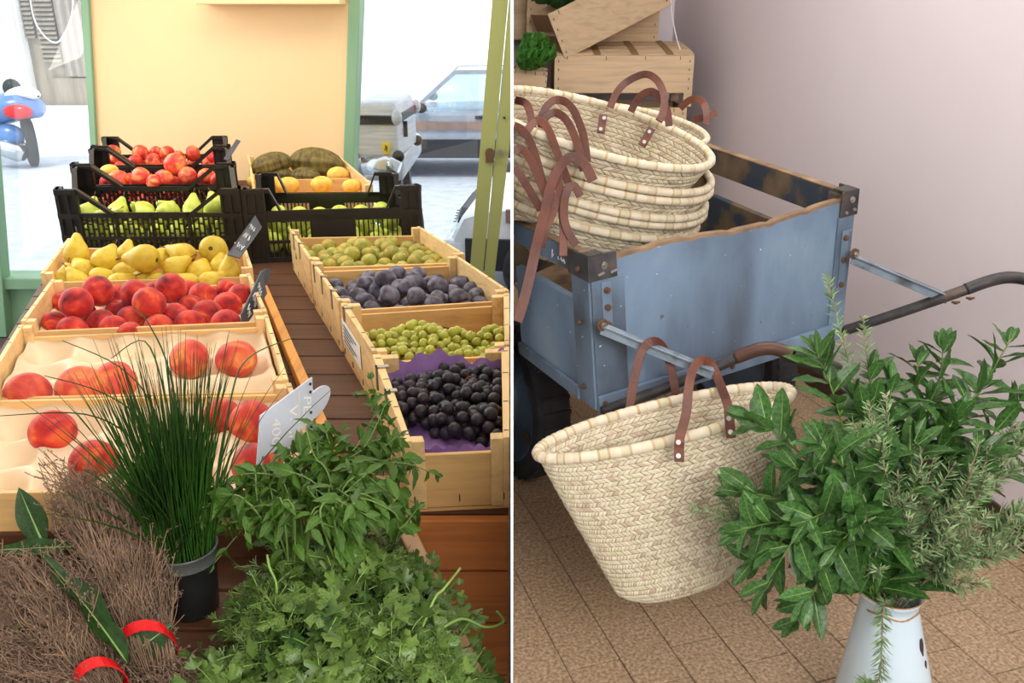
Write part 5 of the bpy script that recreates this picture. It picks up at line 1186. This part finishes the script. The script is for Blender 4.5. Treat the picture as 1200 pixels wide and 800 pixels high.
# nested stack in the cart
stack = [((705, 150), (833, 186), 30, 2.42, 'topmost straw basket of the nested stack, mouth open towards the room'),
         ((713, 178), (842, 208), 31, 2.40, 'second straw basket from the top of the nested stack'),
         ((711, 188), (840, 219), 31, 2.385, 'third straw basket from the top of the nested stack'),
         ((706, 208), (834, 238), 32, 2.37, 'fourth straw basket from the top of the nested stack'),
         ((703, 216), (832, 247), 33, 2.36, 'fifth straw basket down, just above the lowest'),
         ((694, 234), (820, 264), 36, 2.35, 'lowest straw basket of the nested stack, resting in the cart')]
TS = []
sideN = V(BT.x-AT.x, BT.y-AT.y, 0).normalized(); frontN = V(-sideN.y, sideN.x, 0)
def clampR(p):
    p = V(max(p.x, .004), p.y, p.z)
    if p.z < AT.z+.012:
        s = (p-AT).dot(sideN)
        if (p-AT).dot(frontN) > -.05:
            if s < .045: p = p+sideN*(.045-s)
            f = (p-AT).dot(frontN)
            if f < .035: p = p+frontN*(.035-f)
    return V(max(p.x, .004), p.y, p.z)
clampC = clampR
C00 = at_k(705, 150, 2.44); DD = (.0, .066, .09, .142, .164, .21)
for i, (c, r, b, k, lab) in enumerate(stack):
    c, r, b, k = (705, 150), (833, 186), 30, 2.44
    Cc = at_k(*c, k); A_ = at_k(*r, k+.04)-Cc
    B_ = at_k(c[0]-6, c[1]+b, k-.17)-Cc
    D_ = A_.cross(B_).normalized(); D_ = D_ if D_.z < 0 else -D_
    Cc = Cc+D_*DD[i]+A_*(0, .065, .075, .08, .085, .06)[i]; A_ = A_*(1+.012*i); B_ = B_*(1+.03*min(i, 3))
    T, Sf = basket(lab, Cc, A_, B_, D_, .3 if i == 0 else .16, 11 if i == 0 else 6, 96, sb=.62 if i == 0 else .86, rim_r=.0125, hmax=1., inner=(i == 0), group='nested straw baskets', pw=1.3)
    TS.append(T)
Cc = at_k(748, 146, 2.8); A_ = at_k(828, 162, 2.82)-Cc; B_ = at_k(745, 164, 2.68)-Cc; D_ = A_.cross(B_).normalized(); D_ = D_ if D_.z < 0 else -D_
TB, Sf = basket('straw basket behind the nested stack, rim nearest the wooden crates', Cc, A_, B_, D_, .24, 9, 84, sb=.7, group='nested straw baskets')
clampR = lambda p: V(max(p.x, .004), p.y, p.z)
loops = [(0, [(604, 117, 2.4), (617, 122, 2.35), (623, 141, 2.3), (624, 160, 2.3)]),
         (0, [(631, 145, 2.3), (642, 123, 2.3), (655, 117, 2.3), (670, 126, 2.28), (683, 156, 2.25), (688, 190, 2.24)]),
         (1, [(634, 150, 2.27), (640, 137, 2.27), (651, 132, 2.27), (664, 141, 2.25), (676, 167, 2.23), (684, 200, 2.22)]),
         (1, [(616, 155, 2.25), (629, 141, 2.25), (642, 151, 2.24), (653, 179, 2.22), (666, 214, 2.2)]),
         (2, [(602, 147, 2.24), (614, 154, 2.23), (625, 175, 2.22), (637, 218, 2.2)]),
         (2, [(602, 177, 2.22), (612, 175, 2.22), (623, 190, 2.21), (640, 230, 2.19)]),
         (3, [(601, 194, 2.2), (614, 212, 2.2), (634, 246, 2.18)]),
         (5, [(695, 212, 2.18), (684, 191, 2.18), (670, 184, 2.18), (657, 194, 2.17), (646, 216, 2.16), (640, 242, 2.14), (629, 287, 2.1), (617, 340, 2.09), (606, 377, 2.09)]),
         (4, [(680, 230, 2.17), (672, 217, 2.17), (663, 228, 2.17), (661, 255, 2.16), (668, 276, 2.16), (676, 287, 2.16)]),
         (3, [(654, 200, 2.19), (656, 228, 2.18), (660, 262, 2.17), (660, 300, 2.17)]),
         (4, [(642, 220, 2.165), (650, 240, 2.16), (640, 268, 2.15), (634, 290, 2.16)]),
         (0, [(715, 126, 2.5), (722, 110, 2.5), (733, 97, 2.5), (755, 87, 2.48), (770, 94, 2.45), (778, 112, 2.42), (777, 132, 2.4), (772, 142, 2.38)]),
         (6, [(739, 131, 2.52), (749, 114, 2.5), (763, 107, 2.48), (775, 116, 2.46), (782, 130, 2.45), (784, 148, 2.45)]),
         (6, [(797, 127, 2.64), (807, 118, 2.62), (817, 116, 2.6), (825, 122, 2.58), (828, 136, 2.56), (827, 146, 2.56)]),
         (6, [(812, 140, 2.6), (826, 137, 2.58), (840, 132, 2.58)])]
for i, pts in loops: strap(TB if i == 6 else TS[i], pts, .021 if i != 5 else .026)
for q, rr in ((((707, 134, 2.53), (704, 156, 2.51)), ((708, 138, 2.515), (704, 151, 2.505))), (((764, 150, 2.53), (752, 171, 2.5)), ((761, 154, 2.51), (755, 166, 2.5)))): strap(TS[0], q, .024, name='strap_tab', rivets=rr)
# ------------------------------------------------------------------ stacked crates with lettuces behind the cart
def flat_crate(label, FL, FR, dep, H, k0, k1, name='wooden_crate', drop=0., top=False, dvec=None, gap=False):
    a = clampR(at_k(*FL, k0)); b = at_k(*FR, k1); u = b-a; W = u.length; uh = u.normalized(); dv = dvec if dvec is not None else V(-u.y, u.x, 0).normalized()
    dv = dv if dv.y > 0 else -dv; wv_ = uh.cross(dv).normalized(); wv_ = wv_ if wv_.z > 0 else -wv_
    P = lambda x, y, h: a+u*x+dv*(y*dep)-wv_*h
    T = thing(name, label, 'crate', P(.5, .5, H), 'wooden crates stacked by the mauve wall'); t = .008; mt = M['rcrate']
    B = lambda nm, m_, *q: MB().mbox(P, *q).build(nm, m_, T, clamp=clampR, bevel=.001)
    B('front_panel', mt, 0, 1, 0, t/dep, H*(.72 if gap else 1), 0); B('back_panel', mt, 0, 1, 1-t/dep, 1, H, 0)
    for x in (0, 1-t/W): B('side_panel', M['rcrate_dark'], x, x+t/W, t/dep, 1-t/dep, H*.95, H*.5); B('side_panel', M['rcrate_dark'], x, x+t/W, t/dep, 1-t/dep, H*.4, .004)
    for x in (0, 1-.03/W):
        for y in (t/dep, 1-.04/dep): B('corner_post', mt, x+t/W, x+.03/W, y, y+.03/dep, H, .002)
    B('floor_board', mt, .0, 1, 0.02, .98, H+.004, H)
    m = MB()
    for x in (.03, .97):
        for h in (.12, .35, .6, .85): m.mbox(P, x-.002/W, x+.002/W, -.002/dep, 0, H*h+.012, H*h)
    for x in (.09, .37, .65, .9): m.mbox(P, x-.0015/W, x+.0015/W, -.002/dep, 0, .022, .004)
    s = m.build('staples', M['staple'], T, clamp=clampR); s['kind'] = 'stuff'
    if top:      # slightly bulging lid
        PL = lambda x, y, h: P(x, y, h-.055*max(0, y)**.8)
        for i in range(4): MB().mbox(PL, 0, 1, i*.25+.01, i*.25+.235, 0, -.005).build('lid_slat', mt, T, clamp=clampR, bevel=.001)
        for x in (.28, .55, .8):
            m = MB()
            for q in range(6): m.mbox(PL, x, x+.05, q/6-.01, (q+1)/6-.01, -.005, -.008)
            m.build('bark_strip', M['bark'], T)
    return T, P, u, dv, wv_
K = 4.4
T1, P1, u1, d1, w1 = flat_crate('wooden crate with bark strips on its lid, under the tilted crate', (650, 65), (814, 65), .42, .185, K, K, top=True)
zb = P1(.5, .5, .185).z
def under(label, H, top_z, x0, x1, gap=True):
    a = P1(0, 0, 0); b = P1(1, 0, 0)
    return flat_crate(label, pix(V(a.x+x0, a.y, top_z))[:2], pix(V(b.x+x1, b.y, top_z))[:2], .42, H, pix(V(a.x+x0, a.y, top_z))[2], pix(V(b.x+x1, b.y, top_z))[2])
# posts hold the lidded crate a hand above the next one
for x in (0, 1-.06):
    for y in (.0, .88): MB().mbox(P1, x, x+.06, y, y+.09, .255, .185).build('foot', M['rcrate'], T1)
Tu, Pu, *_ = under('wooden crate with a brown stained edge, second from the top of its stack', .2, zb-.075, .02, -.02)
zz = Pu(.5, .5, .2).z; i = 0
while zz > .08:
    h = min(.25, zz-.004); Tn, Pn, *_ = under('plain wooden crate, %s from the top of the stack behind the cart' % ORD[i+3], h-.006, zz-.004, .0, .0); zz = Pn(.5, .5, h-.006).z-.002; i += 1
T2, P2, u2, d2, w2 = flat_crate('upright wooden crate standing on the lidded crate behind the tilted one', (618, -12), (775, -8), .3, .26, 4.66, 4.66)
T3, P3, u3, d3, w3 = flat_crate('tilted wooden crate of dark lettuce, topmost of the stack', (642, 17), (770, -48), .3, .235, 4.3, 4.36)
T4, P4, *_ = flat_crate('wooden crate holding a green lettuce, at the left of the lidded crate', (560, 80), (642, 84), .3, .12, 4.15, 4.15)
a4 = P4(0, 0, .12)
h = P4(.5, .5, .13).z; T5, P5, *_ = flat_crate('tall plain crate under the lettuce crate', pix(P4(0, 0, .13))[:2], pix(P4(1, 0, .13))[:2], .3, h-.02, pix(P4(0, 0, .13))[2], pix(P4(1, 0, .13))[2])
T6, P6, *_ = flat_crate('brown crate with an open slot at the top left of the stack', (570, -30), (621, -30), .3, .34, 4.75, 4.75)
lett_me = []
for v_ in range(3):
    m = MB(); ph = v_*2.1
    def lfn(u, v):
        t = u; w_ = (.35+.65*math.sin(math.pi*min(1, .15+.75*t)))*.5; y = (v-.5)*2*w_; e = abs(v-.5)*2
        return V(t, y, .35*t*t+.12*e*e+.09*e*math.sin(t*17+ph+v*9)+.08*t*math.sin(v*24+ph))
    m.grid(lfn, 12, 12); lett_me.append(m)
def lettuce(label, c, r, n, mt, name='lettuce'):
    c = clampR(Vector(c)); T = thing(name, label, 'lettuce', c); ms = []
    for m in lett_me:
        q = MB(); q.v = list(m.v); q.f = list(m.f); q.m = list(m.m); q.s = list(m.s); ms.append(mesh_of(q, 'leaf', M[mt]))
    for i in range(n):
        a = i*2.4; el = .15+1.2*(i/n); d = V(math.cos(a)*math.cos(el), math.sin(a)*math.cos(el), math.sin(el)); L = r*random.uniform(.85, 1.1)*(1-.25*i/n)
        p = c+V(0, 0, r*.15)
        if p.x+d.x*L < .01: d.x = abs(d.x); 
        if p.x-.25*L < .004: p = V(.004+.3*L, p.y, p.z)
        R_ = frame(d, V(-d.x*.6, -d.y*.6, 1))
        if p.x+min(0, R_[0][0])*L-abs(R_[0][1])*.5*L-abs(R_[0][2])*.45*L < .006: continue
        inst('leaf', ms[i % 3], T, p, R_, L)
lettuce('bright green lettuce in the crate at the left of the lidded crate', at_k(619, 88, 4.1), .15, 38, 'lettuce')
lettuce('second green lettuce behind in the crate at the left', at_k(624, 70, 4.3), .12, 28, 'lettuce')
for x, y in ((635, 3), (655, 8), (680, 2)):
    lettuce('dark lettuce %s in the tilted crate' % {635: 'at the left end', 655: 'in the middle', 680: 'at the right'}[x], at_k(x, y+6, 4.42), .11, 14, 'lettuce_d')
m = MB(); m.tube(smooth_path([at_k(785, -20, 4.5), at_k(787, 15, 4.5), at_k(793, 45, 4.5), at_k(798, 60, 4.5)], 5), .003, 5); tag(m.build('string', M['white_paint'], None, at_k(798, 60, 4.5)), 'thin pale string hanging down the mauve wall beside the crates', 'string')
# ------------------------------------------------------------------ enamel jug with laurel and rosemary
jc = at_k(1043, 690, 1.8); ztop = jc.z; jc = V(jc.x, jc.y, 0)
jg = thing('enamel_jug', 'tall white enamel jug with chipped rusty neck holding laurel and rosemary', 'jug', jc)
s_ = ztop/.42
def jp(z): return .13+(.058-.13)*min(1, z/(ztop-.035))
prof = [(.001, .006), (.125, .0), (.133, .006), (.131, .02)]+[(jp(z), z) for z in [ztop*q for q in (.1, .3, .5, .7, .85)]]+[(.0585, ztop-.035), (.057, ztop-.028), (.062, ztop-.012), (.068, ztop), (.066, ztop+.002), (.058, ztop-.012), (.053, ztop-.035), (.06, ztop*.6)]
lean = lambda p: V(p.x+.12*(ztop-p.z), p.y, p.z)
MB().lathe(jc, prof, 48).build('body', M['enamel'], jg, clamp=lean)
m = MB(); pts = [jc+V(.0595*math.cos(a), .0595*math.sin(a), ztop-.033+.003*math.sin(a*5)) for a in [math.radians(200+i*6) for i in range(24)]]; m.tube(pts, [.0012+.0012*abs(math.sin(i*1.7)) for i in range(24)], 5); m.build('rust_ring', M['rust_line'], jg, clamp=lean)
m = MB(); pts = [jc+V(.0672*math.cos(a), .0672*math.sin(a), ztop+.001) for a in [math.radians(i*10) for i in range(36)]]; m.tube(pts, .0014, 6, closed=True); m.build('rim_edge', M['rust_line'], jg, clamp=lean)
for a0, z0, rx, rz in ((-.82, ztop-.105, .007, .02), (-.74, ztop-.15, .004, .009)):
    m = MB(); n = 14; vs = []
    for off in (.0012, -.002):
        for i in range(n):
            t = 6.2832*i/n; z = z0+rz*math.sin(t)*(1+.2*math.sin(3*t)); r = jp(z)+off; a = a0+rx*math.cos(t)*(1+.25*math.sin(2*t+1))/r; vs.append(jc+V(r*math.cos(a), r*math.sin(a), z))
    m.add(vs, [tuple(range(n)), tuple(reversed(range(n, 2*n)))]+[(i, (i+1) % n, n+(i+1) % n, n+i) for i in range(n)]); m.build('enamel_chip', M['chip'], jg, clamp=lean)
bay_l = [leaf_mesh('leaf', 1, w_, [M['bay'], M['bay_rib']], c_, d_, v_, 8, shape=lambda t: math.sin(math.pi*min(1, t))**.75*(1-.08*t)) for w_, c_, d_, v_ in ((.38, .35, .08, .1), (.43, .2, .2, .12), (.36, .5, .35, .1), (.41, .3, -.1, .12))]
mouth = jc+V(0, 0, ztop-.02)
laurel = [((880, 660), 1.66, -.04), ((950, 700), 1.55, -.08), ((870, 620), 1.62, -.02), ((980, 640), 1.56, -.03), ((868, 577), 1.7, 0), ((882, 490), 1.78, 0), ((905, 640), 1.62, -.05), ((898, 690), 1.6, -.1), ((935, 725), 1.62, -.1), ((958, 415), 1.85, 0), ((925, 545), 1.68, 0), ((960, 520), 1.72, 0), ((1000, 470), 1.85, 0), ((1020, 435), 1.95, 0), ((1045, 450), 1.9, 0), ((1075, 425), 2.0, 0), ((1105, 410), 2.0, 0), ((1182, 402), 1.92, 0), ((1195, 470), 1.95, 0), ((1150, 455), 1.85, 0), ((1120, 490), 1.8, 0), ((1070, 520), 1.7, 0), ((1030, 540), 1.66, 0), ((990, 570), 1.64, 0), ((945, 610), 1.58, 0), ((960, 660), 1.58, -.06), ((1000, 600), 1.58, 0), ((1200, 520), 1.95, 0), ((1150, 530), 1.8, 0), ((915, 600), 1.7, 0), ((1090, 470), 1.9, 0)]
wher = ['low on the left against the tiles', 'low in front, left of the neck', 'low on the far left over the basket foot', 'short, in front of the jug neck', 'reaching furthest left at the middle', 'crossing in front of the hanging basket rim', 'drooping left of the jug neck', 'hanging lowest on the left', 'hanging beside the jug shoulder', 'rising beside the rosemary tip near the cart handle', 'of dark leaves before the basket side', 'of dark leaves in the left middle', 'with broad leaves below the cart corner', 'with upright broad leaves behind', 'with paired broad leaves near the wall', 'with a curled upright leaf by the wall', 'with narrow upright leaves by the wall', 'long and thick, reaching up to the right', 'at the right edge, upper', 'in the upper right middle', 'in the right middle behind rosemary', 'in the very centre', 'just left of the centre', 'with a dark blue green leaf left of centre', 'low at the left centre', 'low over the jug shoulder', 'in the lower centre', 'at the right edge, lower', 'at the right behind the rosemary', 'short, behind the far left one', 'at the back, top centre']
for ((x, y), k, dz), wh in zip(laurel, wher):
    e = at_k(x, y, k-.05 if k > 1.7 else k); T = thing('laurel_branch', 'laurel branch '+wh, 'laurel', mouth)
    m1 = lerp(mouth, e, .4)+V(0, 0, .06+dz*-.8)+rv(.015); m2 = lerp(mouth, e, .75)+V(0, 0, .045-dz*.9)+rv(.012)
    L = (e-mouth).length; nl = max(8, int(L/.026))
    sprig(T, [mouth+rv(.02)+V(0, 0, -.05), m1, m2, e], bay_l, .075, .105, int(nl*1.25), .1, M['bay_stem'], r=.0032, spread=.75, dro=.02, alt=True, jl=.3)
ros = [((1070, 655), 1.66, .8), ((1105, 672), 1.68, .8), ((1030, 640), 1.62, .8), ((1060, 640), 1.74, .8), ((1000, 665), 1.66, .8), ((968, 322), 2.0, .5), ((1011, 372), 1.95, .5), ((814, 595), 1.72, .4), ((1010, 800), 1.72, .8), ((1060, 585), 1.62, .6), ((1095, 612), 1.62, .6), ((1020, 505), 1.68, .4), ((1195, 545), 1.8, .7), ((1200, 590), 1.75, .8), ((1195, 625), 1.7, .8), ((1165, 655), 1.68, .8), ((1145, 560), 1.7, .7), ((1120, 640), 1.62, .8), ((1150, 600), 1.68, .8), ((1185, 510), 1.85, .6), ((1100, 570), 1.66, .7), ((1170, 570), 1.72, .7), ((1110, 660), 1.64, .8), ((1180, 640), 1.75, .8), ((1040, 500), 1.72, .3)]
rw = ['short, on the right lip of the jug', 'short, spilling right of the jug lip', 'short, before the jug mouth', 'short, behind the jug mouth', 'short, on the left lip of the jug', 'tall and upright in front of the blue cart', 'shorter upright beside the tall one', 'pointing left across the hanging basket', 'hanging down the left of the jug', 'pale and bushy in the centre', 'pale and bushy right of centre', 'small, poking out left of centre', 'at the right edge, top one', 'at the right edge, second down', 'at the right edge, third down', 'at the lower right over the tiles', 'in the right middle', 'low, above the jug mouth', 'with long bare twig at the right', 'rising highest at the right', 'near the centre, behind the bushy one', 'between the right edge ones', 'lowest, just right of the jug mouth', 'lower right, behind the lowest', 'small, poking out right of the centre leaf']
for ((x, y), k, start), wh in zip(ros, rw):
    e = at_k(x, y, k); T = thing('rosemary_sprig', 'rosemary sprig '+wh, 'rosemary', mouth); hang = y > 750
    m1 = lerp(mouth, e, .4)+V(0, -.07 if hang else 0, .1 if hang else .035)+rv(.01)
    if hang: m1 = mouth+V(-.045, -.075, .015)
    m2 = lerp(mouth, e, .72)+V(0, -.06 if hang else 0, .0 if hang else .025)+rv(.01)
    pts = smooth_path([mouth+rv(.015)+V(0, 0, -.04 if not hang else .01), m1, m2, e], 10); n = len(pts); m = MB(); m.tube(pts, [.0026*(1-.65*i/n) for i in range(n)], 5); m.build('twig', M['ros_stem'], T)
    m = MB(); Ltot = sum((pts[i+1]-pts[i]).length for i in range(n-1)); cnt = int(Ltot*(1400 if hang else 420))
    twigs = [pts]
    if not hang and k < 1.9:
        for q in range(4):
            i0 = int(n*random.uniform(.45, .8)); d0 = (pts[min(i0+1, n-1)]-pts[i0]).normalized(); dq = (d0+rv(.7)+V(0, 0, .2)).normalized(); tw = [pts[i0]+dq*.013*j+V(0, 0, .0006*j*j) for j in range(8)]; twigs.append(tw); 
    for tw in twigs:
        nn = len(tw); c_ = cnt if tw is pts else 75
        for j in range(c_):
            t = (.08+.92*random.random()) if tw is pts else random.random(); f = t*(nn-1); i = min(int(f), nn-2); p = lerp(tw[i], tw[i+1], f-i); d = (tw[i+1]-tw[i]).normalized()
            o_ = rv(1); o_ = (o_-d*o_.dot(d)).normalized(); dv = (d*random.uniform(.4, 1.1)+o_).normalized(); L = random.uniform(.016, .032)*(1-.4*max(0, t-.85)/.15); s = dv.cross(rv(1)).normalized()*.0015
            m.add([p-s*.5, p+s*.5, p+dv*L*.6+s, p+dv*L, p+dv*L*.6-s], [(0, 1, 2, 3, 4)], 0, False)
    for tw in twigs[1:]:
        m2_ = MB(); m2_.tube(tw, .0012, 4); m2_.build('side_twig', M['ros_stem'], T)
    o = m.build('needles', M['ros'], T); o['kind'] = 'stuff'
